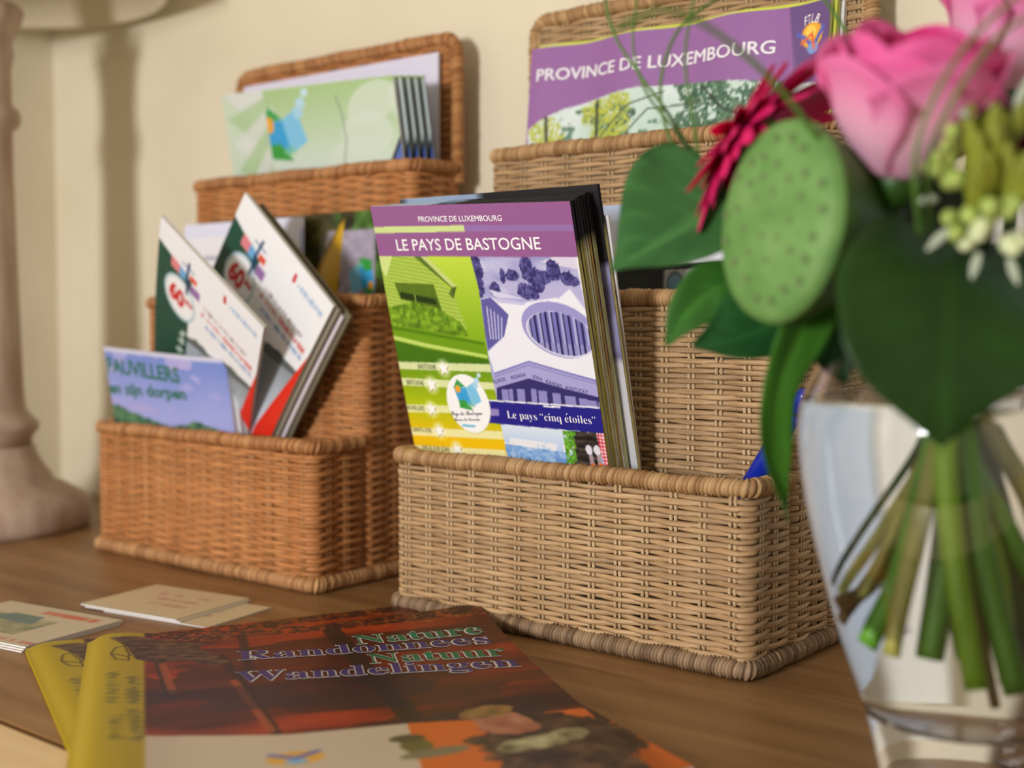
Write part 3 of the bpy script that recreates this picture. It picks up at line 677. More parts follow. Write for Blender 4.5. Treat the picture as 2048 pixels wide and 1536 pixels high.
# blue pen standing in the front tier
def solid(parts, name, mat, parent): return obj(name, mesh(name, *join(parts), True), mat, parent)
M_blue = new_mat('blue_plastic', rgb(20, 44, 170), 0.22, 0.5); M_dark = new_mat('dark_plastic', rgb(14, 22, 60), 0.35, 0.5)
pa, pz = np.array((-0.3283,0.6000,0.0941)), np.array((-0.2890,0.5900,0.1511)); ax = (pz - pa) / np.linalg.norm(pz - pa); L = np.linalg.norm(pz - pa)
p0 = pa - ax * ((pa[2] - .014) / ax[2])
pen = thing('pen', 'blue plastic pen with ribbed grip leaning in the front tier', 'pen', tuple(p0))
Lt = np.linalg.norm(pz - p0); at = lambda t: ax * t
rr = 0.0058
solid([sweep([at(0), at(.01), at(Lt - .062)], [.002, rr, rr], 16)], 'barrel', M_blue, pen)
n = 11; pts, rd = [], []
for i in range(n * 2 + 1): pts.append(at(Lt - .062 + .022 * i / (n * 2))); rd.append(rr if i % 2 == 0 else rr * .9)
solid([sweep(pts, rd, 16)], 'grip', M_blue, pen)
solid([sweep([at(Lt - .040), at(Lt - .014), at(Lt - .0138)], [rr, rr * .86, rr * .8], 16)], 'cap', M_blue, pen)
solid([sweep([at(Lt - .0138), at(Lt - .0128)], [rr * .78, rr * .78], 16)], 'ring', M_dark, pen)
solid([sweep([at(Lt - .0128), at(Lt - .002), at(Lt)], [rr * .8, rr * .74, rr * .5], 16)], 'end_piece', M_blue, pen)

# ---------------------------------------------------------------- papers in the orange-brown rack
def nrm(p): O, u, v = (Vector(a) for a in p); return O, u, v, u.cross(v).normalized()
# front tier: landscape booklet
fc = Canvas(145, 150, 120, 150, (150, 160, 222)); fU, fV = fc.U, fc.V
fc.ramp(fV > 0, (fV - 95) / 50 + .4 * (fc.n(.04, .05, 91) - .5), (168, 172, 232), (120, 140, 212)); fc.ramp((fc.n(.03, .06, 92) > .56) & (fV > 100), fc.n(.05, .05, 93), (190, 176, 226), (150, 158, 226))
hl = 99 + 4 * np.sin(fU * .06 + 1) + 8 * (fc.n(.12, .1, 94) - .5) - fU * .045
fc.ramp(fV < hl, fc.n(.3, .3, 95) * 1.5 - .3, (44, 84, 74), (120, 160, 110)); fc.fill(fV > 146.5, (206, 206, 232))
DF = lambda u, v: -0.004 * np.clip((np.asarray(u) - 0.105) / .04, 0, 1) ** 2
PF = ((-0.8937,0.5923,0.0171),(0.9985,0.0260,-0.0488),(0.0528,-0.1845,0.9814))
fb = booklet('booklet', 'blue sky booklet with green two-line title in the front tier', 'booklet', PF, .145, .15, .0016, fc, DF)
text(fb, 'FAUVILLERS', (1.1,130.1), (93.2,128.4), 11.5, (48, 112, 92), DF, bold=.03)
text(fb, 'en zijn dorpen', (-1.0,112.4), (97.9,115.8), 9.0, (48, 112, 92), DF, bold=.03)
O, u, v, n = nrm(PF)
for k, lb in enumerate(('pale booklet just behind the blue sky booklet', 'grey booklet third behind the blue sky booklet')):
    booklet('booklet', lb, 'booklet', (O - n * (.003 + .003 * k) + u * (.0035 * (k + 1)), u, v), .145, .148, .0018, None, DF, pagec=lambda x, y, z, k=k: (206 - 40 * k, 208 - 40 * k, 216 - 40 * k))

# front tier: two tilted white leaflets with the red number
def paint_sixty(t):
    c = Canvas(130, 226, 150, 240, (236, 236, 242)); U, V = c.U, c.V
    c.fill((U < 45) & (V < 205 - .18 * U) & (V > 40), (24, 74, 60))
    c.fill((U > 45) & (V < 142 + (U - 47) * .30 + 12 * (c.n(.08, .02, 97) - .5)), (96, 100, 102))
    lo = (U > 45) & (V < 138 + (U - 47) * .26); c.ramp(lo, (V - 110) / 60 + .5 * (c.n(.06, .02, 96) - .5), (204, 214, 232), (120, 126, 130))
    c.poly([(131, 186), (110, 96), (110, 20), (131, 20)], (222, 44, 26))
    p = t([(530, 665)])[0]; c.ell(p, 20.5, 19, (176, 200, 214)); c.ell(p, 18, 16.6, (238, 238, 242))
    # flags and aircraft
    q = (p[0] + 2, p[1] + 25)
    c.poly([(q[0] - 16, q[1] + 6), (q[0] - 4, q[1] + 5), (q[0] - 4, q[1] - 4), (q[0] - 16, q[1] - 3)], (222, 130, 140)); c.poly([(q[0] - 5, q[1] + 5), (q[0] + 3, q[1] + 4), (q[0] + 3, q[1] - 4), (q[0] - 5, q[1] - 4)], (110, 170, 220))
    c.line([(q[0] + 6, q[1] - 14), (q[0] + 5, q[1] + 4), (q[0] + 6, q[1] + 14)], 3.0, (40, 62, 110)); c.line([(q[0] - 2, q[1] + 10), (q[0] + 13, q[1] + 10)], 1.2, (60, 90, 140))
    c.poly([(q[0] + 8, q[1] + 6), (q[0] + 17, q[1] + 6), (q[0] + 17, q[1] + 1), (q[0] + 8, q[1] + 1)], (220, 80, 60)); c.poly([(q[0] + 10, q[1] - 2), (q[0] + 22, q[1] - 2), (q[0] + 22, q[1] - 10), (q[0] + 10, q[1] - 10)], (150, 110, 170))
    c.scrib((89, 212), (124, 212), 3.6, (150, 178, 214), 1); c.scrib((62, 186), (116, 186), 3.0, (150, 130, 130), 2); c.scrib((60, 179), (124, 179), 3.6, (206, 80, 80), 3); c.scrib((66, 171), (124, 173), 3.2, (100, 136, 194), 4)
    c.scrib((34, 104), (40, 146), 6, (214, 222, 218), 5, .3)
    return c
SX = {(530, 665): (31.9,171.3)}
DS = lambda u, v: 0.004 * np.sin(np.asarray(v) / .226 * math.pi)
def sixty(pz, label, cvs, T, group):
    b = booklet('leaflet', label, 'leaflet', pz, .13, .226, T, cvs, DS, group, pagec=lambda x, y, z: (200, 196, 186))
    p = SX[530, 665]
    text(b, '60', (p[0] - 14, p[1] - 6.5), (p[0] + 6, p[1] - 6.5), 14, (206, 40, 44), DS, bold=.05); text(b, 'ème', (p[0] + 7, p[1] + 1.5), (p[0] + 16.5, p[1] + 1.5), 6, (206, 40, 44), DS, bold=.03)
    text(b, 'B', (83, 211), (87, 211), 6, (206, 40, 50), DS, bold=.06)
    return b
CV60 = paint_sixty(lambda pts: [SX.get(p, (0, 0)) for p in pts])
GS = 'tilted white leaflets with a red number'
sixty(((-0.9078,0.6288,0.1023),(0.7824,0.0754,-0.6182),(0.5947,-0.3854,0.7056)), 'left of the two tilted white leaflets with red number, behind the booklet', CV60, .002, GS)
sixty(((-0.8766,0.6099,0.1058),(0.7679,-0.0425,-0.6391),(0.6328,-0.1043,0.7673)), 'right of the two tilted white leaflets with red number, partly shadowed', CV60, .002, GS)
O, u, v, n = nrm(((-0.8766,0.6099,0.1058),(0.7679,-0.0425,-0.6391),(0.6328,-0.1043,0.7673)))
for k, lb in enumerate(('grey-edged leaflet directly behind the right tilted white leaflet', 'pale leaflet fanned second behind the right tilted white leaflet', 'rearmost brown-edged leaflet fanned behind the right tilted white leaflet')):
    cc = ((150, 140, 124), (214, 206, 214), (120, 112, 92))[k]
    booklet('leaflet', lb, 'leaflet', (O - n * .0032 * (k + 1) + u * (.003 * (k + 1)) + v * (.002, -.002, .001)[k], u, v), .13, .222, .0022, None, DS, GS, pagec=lambda x, y, z, cc=cc: cc)

# middle tier: sheets and dark nature brochure
def up_sheet(name, label, cat, x, y, z0, W, H, T, cv, lean=0.08, tilt=0.0, mat=None):
    return booklet(name, label, cat, ((x, y, z0), (math.cos(tilt), 0, math.sin(tilt)), (-math.sin(tilt), lean, math.cos(tilt))), W, H, T, cv, mat=mat)
tc_ = Canvas(120, 244, 120, 200, (230, 228, 238))
for i in range(14):
    vv = 226 - 8.6 * i
    tc_.fill((np.abs(tc_.V - vv) < 1.5) & (tc_.U > 8) & (tc_.U < 108 - 30 * (i % 4 == 3)) & (tc_.n(.5, .01, 100 + i, 2) > .36), (168, 166, 184))
tc_.poly([(70, 150), (82, 150), (82, 142), (70, 142)], (150, 130, 180))
up_sheet('sheet', 'white sheet of grey text lines at the left of the middle tier', 'paper sheet', -.893, .628, .0095, .12, .244, .0006, tc_, .02)
wc = Canvas(150, 256, 100, 140, (222, 222, 244)); wc.poly([(96, 232), (140, 232), (140, 120), (96, 120)], (96, 84, 100)); wc.fill(wc.inp([(96, 232), (140, 232), (140, 120), (96, 120)]) & (wc.n(.15, .05, 7) > .5), (170, 160, 170)); wc.poly([(146, 246), (150, 246), (150, 0), (146, 0)], (150, 160, 220))
up_sheet('sheet', 'bluish white sheet with a small photo, behind the text sheet', 'paper sheet', -.885, .638, .0095, .15, .256, .0008, wc, .02)
nc = Canvas(210, 258, 170, 190, (40, 44, 24)); nU, nV = nc.U, nc.V
nc.ramp(nV > 0, nc.n(.035, .05, 111) * 1.8 - .45, (26, 26, 14), (104, 98, 44))
nc.ramp((nU > 150) & (nc.n(.06, .06, 113) > .42), nc.n(.12, .12, 115) * 1.6 - .3, (30, 50, 22), (96, 140, 60)); nc.ramp((nU > 150 + 8 * np.sin(nV * .1)) & (nU < 196) & (nV > 195) & (nV < 244), nc.n(.2, .2, 117), (150, 140, 160), (196, 186, 208))
for a in (0,):
    S_ = [(60, 170), (112, 198), (154, 252), (147, 198), (150, 116), (128, 116), (130, 174), (104, 186), (60, 158)]
    nc.poly([(x + 6, y) for x, y in S_], (150, 110, 20)); nc.poly([(x + 9, y) for x, y in ((118, 202), (154, 253), (147, 202), (150, 160), (134, 198), (131, 172), (106, 184), (70, 180), (70, 188), (104, 196))], (214, 168, 24))
logo(nc, lambda x, y: (196 - x * .22, 216 - y * .24))
nb_ = up_sheet('brochure', 'dark woodland brochure with a yellow star outline in the middle tier', 'brochure', -.862, .647, .0095, .210, .258, .003, nc, .02, mat=M_gloss)

# rear tier: white board and green leaflets
up_sheet('white_card', 'large white card against the rear panel of the orange-brown rack', 'card', -.886, .7035, .0095, .232, .380, .0018, Canvas(232, 380, 4, 6, (222, 218, 240)), .012, 0.0)
def paint_green():
    c = Canvas(172, 190, 172, 190, (214, 226, 212)); U, V = c.U, c.V
    tv = (82.8,193.8)[1]; bv = (66.4,126.8)[1]
    c.ramp(V > 0, (tv - V) / (tv - bv), (168, 200, 138), (212, 226, 218))
    for a, b, w in (((112.2,164.8), (172.7,178.6), 15), ((101.5,149.5), (163.8,151.1), 16), ((87.1,135.0), (138.7,127.3), 13), ((167.1,182.9), (188.1,159.9), 13), ((11.8,175.5), (-17.4,138.0), 8)):
        mx, my = (a[0] + b[0]) / 2, (a[1] + b[1]) / 2; L = math.hypot(b[0] - a[0], b[1] - a[1]) / 2; c.ell((mx, my), L, w, (214, 226, 214), math.degrees(math.atan2(b[1] - a[1], b[0] - a[0])), .75)
    c.poly([(177.8,154.5), (155.5,126.9), (147.0,102.1), (199.0,101.8), (182.7,132.3)], (40, 46, 60)); c.poly([(178.9,151.9), (159.6,126.8), (152.0,102.0), (199.0,101.8), (185.9,132.2)], (86, 116, 190))
    c.line([(99.4,179.1), (104.9,164.1), (105.8,145.1), (98.8,126.1)], 1.6, (110, 130, 120), .7)
    k0, k1 = (-7.5,139.4), (59.4,137.4); sc = (k1[0] - k0[0]) / 140
    logo(c, lambda x, y: (k0[0] + x * sc, k0[1] + 2 + y * sc * .72))
    return c
PG = ((-0.8249,0.7126,0.1884),(0.9911,-0.1172,-0.0625),(0.0367,-0.2110,0.9768)); O, u, v, n = nrm(PG)
GG = 'green leaflets in the rear tier of the orange-brown rack'
CG = paint_green()
booklet('leaflet', 'front pale green leaflet with the blue house emblem in the rear tier', 'leaflet', PG, .172, .19, .001, CG, flat, GG)
pc = Canvas(180, 190, 100, 110, (214, 226, 214))
pc.ramp(pc.V > 0, (190 - pc.V) / 100, (206, 222, 200), (208, 226, 212))
for k in range(7): pc.poly([(2 + 3 * k, 190 - 22 * k), (60 + 4 * k, 192 - 9 * k), (96, 130 - 8 * k), (70, 145 - 12 * k)], ((226, 228, 232), (170, 202, 150))[k % 2], .7)
booklet('leaflet', 'palest green leaflet with white rays sticking out left in the rear tier', 'leaflet', (O - n * .0012 - u * .066 + v * .0005, u, v), .18, .19, .001, pc, flat, GG)
bc = Canvas(172, 190, 120, 130, (206, 222, 214)); bc.fill(bc.U > 130, (206, 220, 224)); bc.poly([(173, 150), (160, 120), (148, 90), (148, 0), (173, 0)], (36, 44, 64)); bc.poly([(173, 144), (163, 118), (154, 90), (154, 0), (173, 0)], (80, 106, 186)); bc.fill(bc.V > 187, (170, 200, 140))
for k, lb in enumerate(('second green leaflet fanned right behind the emblem leaflet', 'third leaflet with blue corner fanned behind the emblem leaflet', 'fourth leaflet with blue corner fanned behind the emblem leaflet', 'rearmost fanned leaflet with blue corner next to the white board')):
    booklet('leaflet', lb, 'leaflet', (O - n * (.0062 * (k + 1)) + u * (.0015 + .0012 * k) + v * (-.0006 * (k + 1)), u, v), .172, .19, .0008, bc, flat, GG, pagec=lambda x, y, z: (120, 130, 130))

# ---------------------------------------------------------------- papers lying on the table
def paint_nature():
    c = Canvas(228, 322, 230, 320, (120, 50, 28)); U, V = c.U, c.V
    red = c.n(.018, .05, 121) * 1.8 - .4; c.ramp(V > 0, red, (44, 20, 14), (176, 62, 26))
    c.fill((V > 306) & (c.n(.2, .2, 123) > .42), (60, 34, 24)); c.fill((V > 300) & (c.n(.5, .5, 125) > .6), (190, 110, 40), .6)
    c.ramp((c.n(.012, .03, 127) > .55) & (V < 290), c.n(.03, .12, 129), (60, 30, 18), (110, 46, 22))
    for a, b, w in (((71.0,267.3), (86.6,133.4), 5), ((135.2,303.5), (147.1,140.5), 11), ((84.5,306.8), (82.6,216.3), 5), ((38.0,265.0), (42.9,197.9), 5)): c.line([a, b], w, (44, 34, 24), .85)
    for a, b, w in (((74.2,218.7), (84.8,137.4), 4), ((39.8,259.7), (44.2,205.5), 4)): c.line([a, b], w, (190, 92, 50), .7)
    c.fill((V < 210) & (c.n(.01, .02, 131) > .45), (40, 34, 44), .55)
    # white foot of the page with orange panel
    e = (49.7,140.2), (91.7,130.2), (143.9,130.5), (191.1,120.2)
    c.poly([e[0], e[1], e[2], (e[2][0] + 4, 0), (e[0][0] - 30, -10), (e[0][0] - 30, e[0][1])], (204, 186, 164))
    c.poly([e[2], (175.3,126.7), (225.1,128.8), (235.2,125.9), (242.5,21.3), (195.1,-59.9), (127.3,-39.9)], (214, 106, 34))
    c.poly([(185.0,84.8), (196.1,84.7), (181.3,4.6), (167.5,8.7)], (224, 214, 206))
    for ctr, rx, ry, c0_, c1_, sd in (((202.1,92.7), 36, 34, (36, 24, 16), (104, 74, 50), 133), ((197.6,56.8), 30, 40, (44, 30, 22), (120, 90, 66), 134), ((184.6,120.3), 13, 20, (150, 84, 60), (200, 140, 108), 135), ((197.4,92.4), 24, 9, (90, 80, 50), (206, 196, 150), 136), ((181.3,136.0), 14, 9, (110, 80, 40), (170, 130, 70), 137)):
        e_ = c.elm(ctr, rx, ry, 20) + 1.5 * (c.n(.09, .09, sd) - .5); c.ramp(e_ < 1, c.n(.14, .14, sd + 9) * 1.6 - .3, c0_, c1_)
    p = (142.0,100.6); c.ell(p, 7, 9, (110, 100, 50)); c.ell((p[0] + 6, p[1] - 10), 16, 5, (130, 120, 90), 10); c.ell((p[0] - 2, p[1] + 10), 8, 5, (90, 84, 50))
    p = (90.9,100.1); c.ell(p, 12, 8, (224, 170, 70)); c.line([(p[0] - 10, p[1] + 6), (p[0], p[1]), (p[0] + 10, p[1] + 6)], 3, (80, 100, 180)); c.ell((p[0], p[1] - 4), 5, 3, (130, 180, 220))
    # yellow band at the fold, with a mushroom drawing and handwriting
    bw = (31.2,267.0)[0]; c.fill(U < bw, (176, 150, 22)); c.line([(0, 314), (bw, 314)], .5, (140, 120, 30))
    MS = 10
    mm = c.inp([(x_, y_ - MS) for x_, y_ in ((12.7,321.7), (27.2,323.0), (45.2,314.9), (64.4,306.5), (59.3,297.0), (75.8,263.7), (66.6,259.0), (50.8,276.1), (38.0,267.4), (26.8,274.4), (22.2,300.0))]); c.ramp(mm, c.n(.2, .3, 139) * 1.5 - .3, (46, 32, 22), (124, 92, 66))
    L = [(x_, y_ - MS) for x_, y_ in ((14.1,286.9), (16.4,299.1), (20.8,301.7), (23.6,284.1), (23.1,271.8), (16.9,274.9), (14.1,286.9), (23.0,279.2))]; c.line(L, 1.1, (70, 56, 24))
    for k_, (p_, q_) in enumerate((((16.0,243.6), (16.6,188.2)), ((17.9,176.8), (19.5,135.9)), ((25.5,232.0), (26.4,186.3)), ((26.5,177.9), (28.5,134.1)))): c.scrib(p_, q_, 5.5, (104, 96, 44), 31 + k_, .45, .7)
    return c
CN = paint_nature()
DN = lambda u, v: 0.0032 * np.exp(-((np.asarray(u) - .016) / .022) ** 2) - 0.0032 * np.exp(-(np.asarray(u) / .006) ** 2) + 0.0065 * np.clip((np.asarray(u) - .10) / .128, 0, 1) ** 2 * np.clip((np.asarray(v) - .2) / .122, 0, 1) ** 2
GN = 'autumn walking brochures on the table'
O, u, v, n = nrm(((-0.3607,0.2050,0.0060),(0.5620,0.8271,0.0000),(-0.8271,0.5620,0.0000)))
npg = lambda x, y, z: (176, 150, 22) if x < .03 else (226, 224, 222)
n1 = booklet('brochure', 'upper red autumn walking brochure with yellow band, lying on the table', 'brochure', (O + n * .0005, u, v), .228, .322, .0028, CN, DN, GN, M_print, npg)
def titled(b):
    GR, PU, WH = (40, 110, 74), (66, 52, 112), (214, 206, 206)
    for t, p, q, h, col in ((serif('Nature'), (143.8,269.1), (217.6,267.6), 18, GR), (serif('Randonnees'), (78.1,256.2), (216.8,248.7), 18, PU), (serif('Natuur'), (144.5,229.7), (218.3,224.0), 18, GR), (serif('Wandelingen'), (74.1,216.1), (219.6,202.8), 18, PU)):
        text(b, t, p, q, h, WH, DN, .0003, bold=.022); text(b, t, p, q, h, col, DN, .0005, bold=-.004)
    text(b, '´', (187.6,248.7), (190.1,248.5), 18, PU, DN, .0006, bold=.02)
titled(n1)
u2 = Vector((.404, .915, 0)).normalized(); v2 = Vector((-.915, .404, 0)).normalized()
n2 = booklet('brochure', 'lower walking brochure whose yellow band shows under the upper one', 'brochure', (Vector((-.651, .362, .0033)) - v2 * .322, u2, v2), .228, .322, .0028, CN, lambda u, v: .6 * DN(u, v) * (np.asarray(u) < .1), GN, M_print, npg)

def card(name, label, C4, z, T, cv, group=None):
    """C4: far left, near left, near right corner on the table -> local frame"""
    a, b, c = (Vector((x, y, z)) for x, y in C4)
    u = c - b; v = a - b; W, H = u.length, v.length
    return booklet(name, label, 'card', (b, u / W, v / H), W, H, T, cv(W * 1000, H * 1000), flat, group)
def cream(W, H):
    c = Canvas(W, H, 90, 60, (212, 192, 156))
    for i in range(3): c.fill((np.abs(c.V - H * (.72 - .17 * i)) < H * .035) & (c.U > W * (.25 + .08 * i)) & (c.U < W * .8) & (c.n(.5, .02, 150 + i, 2) > .42), (196, 150, 130))
    return c
def house(W, H):
    c = Canvas(W, H, 90, 60, (206, 190, 164)); m = (c.U > W * .1) & (c.U < W * .72) & (c.V > H * .2) & (c.V < H * .66); c.ramp(m, c.n(.08, .1, 161) * 1.6 - .3, (120, 130, 110), (206, 186, 140)); c.poly([(W * .2, H * .5), (W * .3, H * .72), (W * .55, H * .72), (W * .62, H * .5)], (110, 130, 124))
    c.fill((np.abs(c.V - H * .84) < H * .05) & (c.U > W * .45) & (c.U < W * .9) & (c.n(.4, .02, 163, 2) > .4), (206, 110, 80)); c.fill((np.abs(c.V - H * .09) < H * .03) & (c.n(.4, .02, 165, 2) > .4), (196, 130, 110)); return c
GC = 'cream cards by the orange-brown rack'
card('card', 'lowest cream card sticking out right under the small pile by the orange rack', ((-.722, .503), (-.705, .446), (-.618, .4615)), .0008, .0006, cream, GC)
card('card', 'middle cream card in the small pile by the orange rack', ((-.741, .504), (-.722, .443), (-.640, .4575)), .0017, .0007, cream, GC)
card('card', 'top cream card with faded red script in the pile by the orange rack', ((-.745, .507), (-.727, .443), (-.643, .457)), .0026, .0007, cream, GC)
GH = 'house picture cards at the left table edge'
for k, lb in enumerate(('bottom card under the house picture card by the yellow brochure', 'middle card under the house picture card by the yellow brochure', 'top house picture card with red script beside the yellow brochure')):
    d = .0012 * k; card('card', lb, ((-.764, .416 + d), (-.757, .345 + d), (-.6545, .3615 + d)), .0009 + .001 * k, .0008, house, GH)

# ---------------------------------------------------------------- table lamp
M_lampwood = noise_mat('limed_wood', rgb(176, 150, 132), rgb(204, 182, 164), 14, 0.6, 0.25, stretch=(6, 6, 1), bump=.1, bscale=60)
M_shade = new_mat('linen_shade', rgb(224, 212, 186), 0.85, 0.1)
M_brass = new_mat('dark_metal', rgb(70, 62, 50), 0.45, 0.5)
lamp = thing('table_lamp', 'tall turned wooden lamp with a wide pale shade by the corner', 'lamp', (-1.066, 0.560, 0))
base = [(0, .0), (.078, .0), (.081, .006), (.081, .018), (.078, .026), (.062, .036), (.052, .040), (.050, .046), (.045, .052), (.039, .064), (.0375, .070), (0, .070)]
obj('base', clean(mesh('base', *lathe(base, 64), True)), M_lampwood, lamp)
colm = [(0, .070), (.035, .070), (.036, .078), (.041, .084), (.041, .090), (.036, .095), (.031, .102), (.0295, .12), (.0275, .20), (.0255, .30), (.0255, .335), (.031, .340), (.0325, .346), (.031, .352), (.0255, .357), (.025, .385), (.0265, .392), (.028, .400), (.026, .408), (.030, .418), (.034, .426), (.036, .434), (.034, .438), (0, .438)]
obj('column', clean(mesh('column', *lathe(colm, 48), True)), M_lampwood, lamp)
obj('bulb_holder', clean(mesh('bulb_holder', *lathe([(0, .438), (.017, .438), (.019, .445), (.019, .49), (.015, .495), (0, .495)], 24), True)), M_brass, lamp)
sh = [(.147, .455), (.1485, .4535), (.150, .455), (.150, .459), (.1475, .460), (.100, .650), (.0985, .651), (.097, .650), (.145, .460), (.147, .455)]
obj('shade', clean(mesh('shade', *lathe(sh, 72), True)), M_shade, lamp)
sp = []
for k in range(3):
    a = k * 2 * math.pi / 3; sp.append(sweep([(.012 * math.cos(a), .012 * math.sin(a), .49), (.101 * math.cos(a), .101 * math.sin(a), .640)], .0015, 6))
obj('shade_spider', mesh('shade_spider', *join(sp), True), M_brass, lamp)
lamp.scale = (1.08, 1.08, 1.05)

# ---------------------------------------------------------------- glass vase with water
M_glass = new_mat('clear_glass', (1, 1, 1, 1), 0.0, 0.5); pb(M_glass).inputs['Transmission Weight'].default_value = 1.0; pb(M_glass).inputs['IOR'].default_value = 1.47
M_water = new_mat('water', (0.97, 0.985, 0.98, 1), 0.0, 0.5); pb(M_water).inputs['Transmission Weight'].default_value = 1.0; pb(M_water).inputs['IOR'].default_value = 1.333
VX, VY = -0.171, 0.488
vase = thing('vase', 'clear glass vase half full of water holding the bouquet', 'vase', (VX, VY, 0))
def smooth_prof(P, n=5): return [tuple(p) for p in catmull([(r, z, 0) for r, z in P], n)[:, :2]]
outer = smooth_prof([(.029, .0), (.0305, .006), (.034, .022), (.039, .039), (.047, .0606), (.056, .092), (.0618, .1175), (.0647, .143), (.0627, .158), (.054, .178), (.0495, .192), (.050, .204)])
wt = .0026
inner = smooth_prof([(.0474, .204), (.0469, .192), (.0514, .178), (.0601, .158), (.0621, .143), (.0592, .1175), (.0534, .092), (.0444, .0606), (.0364, .043), (.030, .034), (.018, .031), (.0001, .030)])
prof = [(0.0001, .002), (.022, .0015)] + outer + [(.0488, .2055)] + inner
obj('glass_body', clean(mesh('glass_body', *lathe(prof, 96), True)), M_glass, vase)
wi = [(r + .0002, z - .0002) for r, z in inner if z < .157]
wprof = [(0.0001, .157), (wi[0][0] - .002, .157), (wi[0][0], .1575)] + wi
water = tag(obj('water', clean(mesh('water', *lathe(wprof, 96), True)), M_water, None, (VX, VY, 0)), 'clear water filling the glass vase around the stems', 'water'); water['kind'] = 'thing'

# ---------------------------------------------------------------- stems in the water
def stem_mat(name, c1, c2): return noise_mat(name, rgb(*c1), rgb(*c2), 40, 0.45, 0.4, stretch=(3, 3, .4))
SM = {'green': stem_mat('stem_green', (70, 126, 30), (104, 164, 48)), 'lime': stem_mat('stem_lime', (110, 156, 24), (150, 190, 46)), 'olive': stem_mat('stem_olive', (136, 136, 60), (180, 176, 96)), 'brown': stem_mat('stem_brown', (96, 76, 40), (130, 108, 58)), 'dark': stem_mat('stem_dark', (30, 62, 18), (52, 92, 28)), 'red': stem_mat('stem_red', (110, 36, 40), (150, 60, 62))}
GST = 'cut stems in the vase'
def stem(label, pts, r, m, top=None):
    P = catmull(pts, 6); R = np.full(len(P), r * 1.3); R[0] *= .8
    V, F = sweep(P, R, 10)
    return tag(obj('stem', mesh('stem', V, F, True), SM[m]), label, 'stem', GST)
stem('thin dark green stem, leftmost in the vase', [(-0.1803,0.4775,0.1474), (-0.1816,0.4758,0.1396), (-0.1955,0.4622,0.1086), (-0.2072,0.4536,0.0859)], .0010, 'dark')
stem('olive stem second from the left, reaching the glass', [(-0.1760,0.4746,0.1478), (-0.1773,0.4728,0.1382), (-0.1899,0.4575,0.1060), (-0.2027,0.4480,0.0836)], .0017, 'olive')
stem('curved brown stem end resting against the left glass side', [(-0.1823,0.4782,0.1257), (-0.1869,0.4727,0.1023), (-0.1953,0.4646,0.0857), (-0.2062,0.4578,0.0784)], .0022, 'brown')
stem('thick green stem cut slanted at lower left', [(-0.1717,0.4652,0.1487), (-0.1743,0.4617,0.1299), (-0.1801,0.4517,0.0928), (-0.1912,0.4432,0.0661)], .0034, 'green')
stem('pale brown stem beside the slanted green one', [(-0.1669,0.4590,0.1513), (-0.1691,0.4564,0.1402), (-0.1741,0.4470,0.1037), (-0.1809,0.4412,0.0645)], .0027, 'olive')
stem('thin red stem behind the brown one', [(-0.1816,0.4951,0.1361), (-0.1844,0.4913,0.1161), (-0.1919,0.4819,0.0702)], .0022, 'red')
stem('thick green stem with a split end in the middle', [(-0.1704,0.4688,0.1485), (-0.1689,0.4683,0.1240), (-0.1697,0.4628,0.0924), (-0.1725,0.4611,0.0637)], .0036, 'green')
stem('yellow-green flat stem in the middle reaching lowest', [(-0.1649,0.4514,0.1500), (-0.1642,0.4506,0.1300), (-0.1594,0.4482,0.0961), (-0.1536,0.4527,0.0555)], .0033, 'lime')
stem('thin brown stem right of the yellow-green one', [(-0.1689,0.4672,0.1449), (-0.1650,0.4679,0.1093), (-0.1598,0.4721,0.0731), (-0.1562,0.4757,0.0461)], .0013, 'brown')
stem('thick green stem right of the middle, cut low', [(-0.1628,0.4596,0.1496), (-0.1593,0.4605,0.1220), (-0.1529,0.4608,0.0894), (-0.1453,0.4671,0.0537)], .0036, 'green')
stem('dark stem at the right behind the thick green one', [(-0.1696,0.4862,0.1474), (-0.1639,0.4947,0.1098), (-0.1558,0.5002,0.0564)], .0042, 'dark')
stem('pale green stem leaning to the right edge', [(-0.1640,0.4657,0.1397), (-0.1582,0.4719,0.1246), (-0.1480,0.4809,0.0961)], .0028, 'green')
stem('olive stem at the far right of the vase', [(-0.1653,0.4835,0.1497), (-0.1542,0.4933,0.1226), (-0.1465,0.4991,0.0798)], .0026, 'olive')
stem('dark stem crossing at the back of the bunch', [(-0.1856,0.4984,0.1396), (-0.1741,0.5119,0.1045), (-0.1552,0.5239,0.0556)], .0034, 'dark')

stem('pale olive stem fanned left between the thin and thick ones', [(-0.1752,0.4700,0.1482), (-0.1780,0.4667,0.1330), (-0.1844,0.4571,0.1086), (-0.1930,0.4509,0.0845)], .0015, 'olive')
stem('brown stem behind the slanted green one', [(-0.1838,0.4910,0.1423), (-0.1878,0.4859,0.1164), (-0.1953,0.4779,0.0906), (-0.2051,0.4684,0.0707)], .0018, 'brown')
stem('thin green stem close behind the yellow-green one', [(-0.1725,0.4747,0.1461), (-0.1716,0.4736,0.1194), (-0.1697,0.4726,0.0850), (-0.1663,0.4740,0.0640)], .0014, 'green')
stem('lime stem bending off to the right', [(-0.1648,0.4605,0.1494), (-0.1615,0.4618,0.1291), (-0.1536,0.4666,0.1051), (-0.1507,0.4697,0.0788)], .0018, 'lime')
stem('olive stem between the thick green ones at right', [(-0.1684,0.4729,0.1465), (-0.1635,0.4751,0.1200), (-0.1564,0.4787,0.0897), (-0.1539,0.4783,0.0556)], .0020, 'olive')

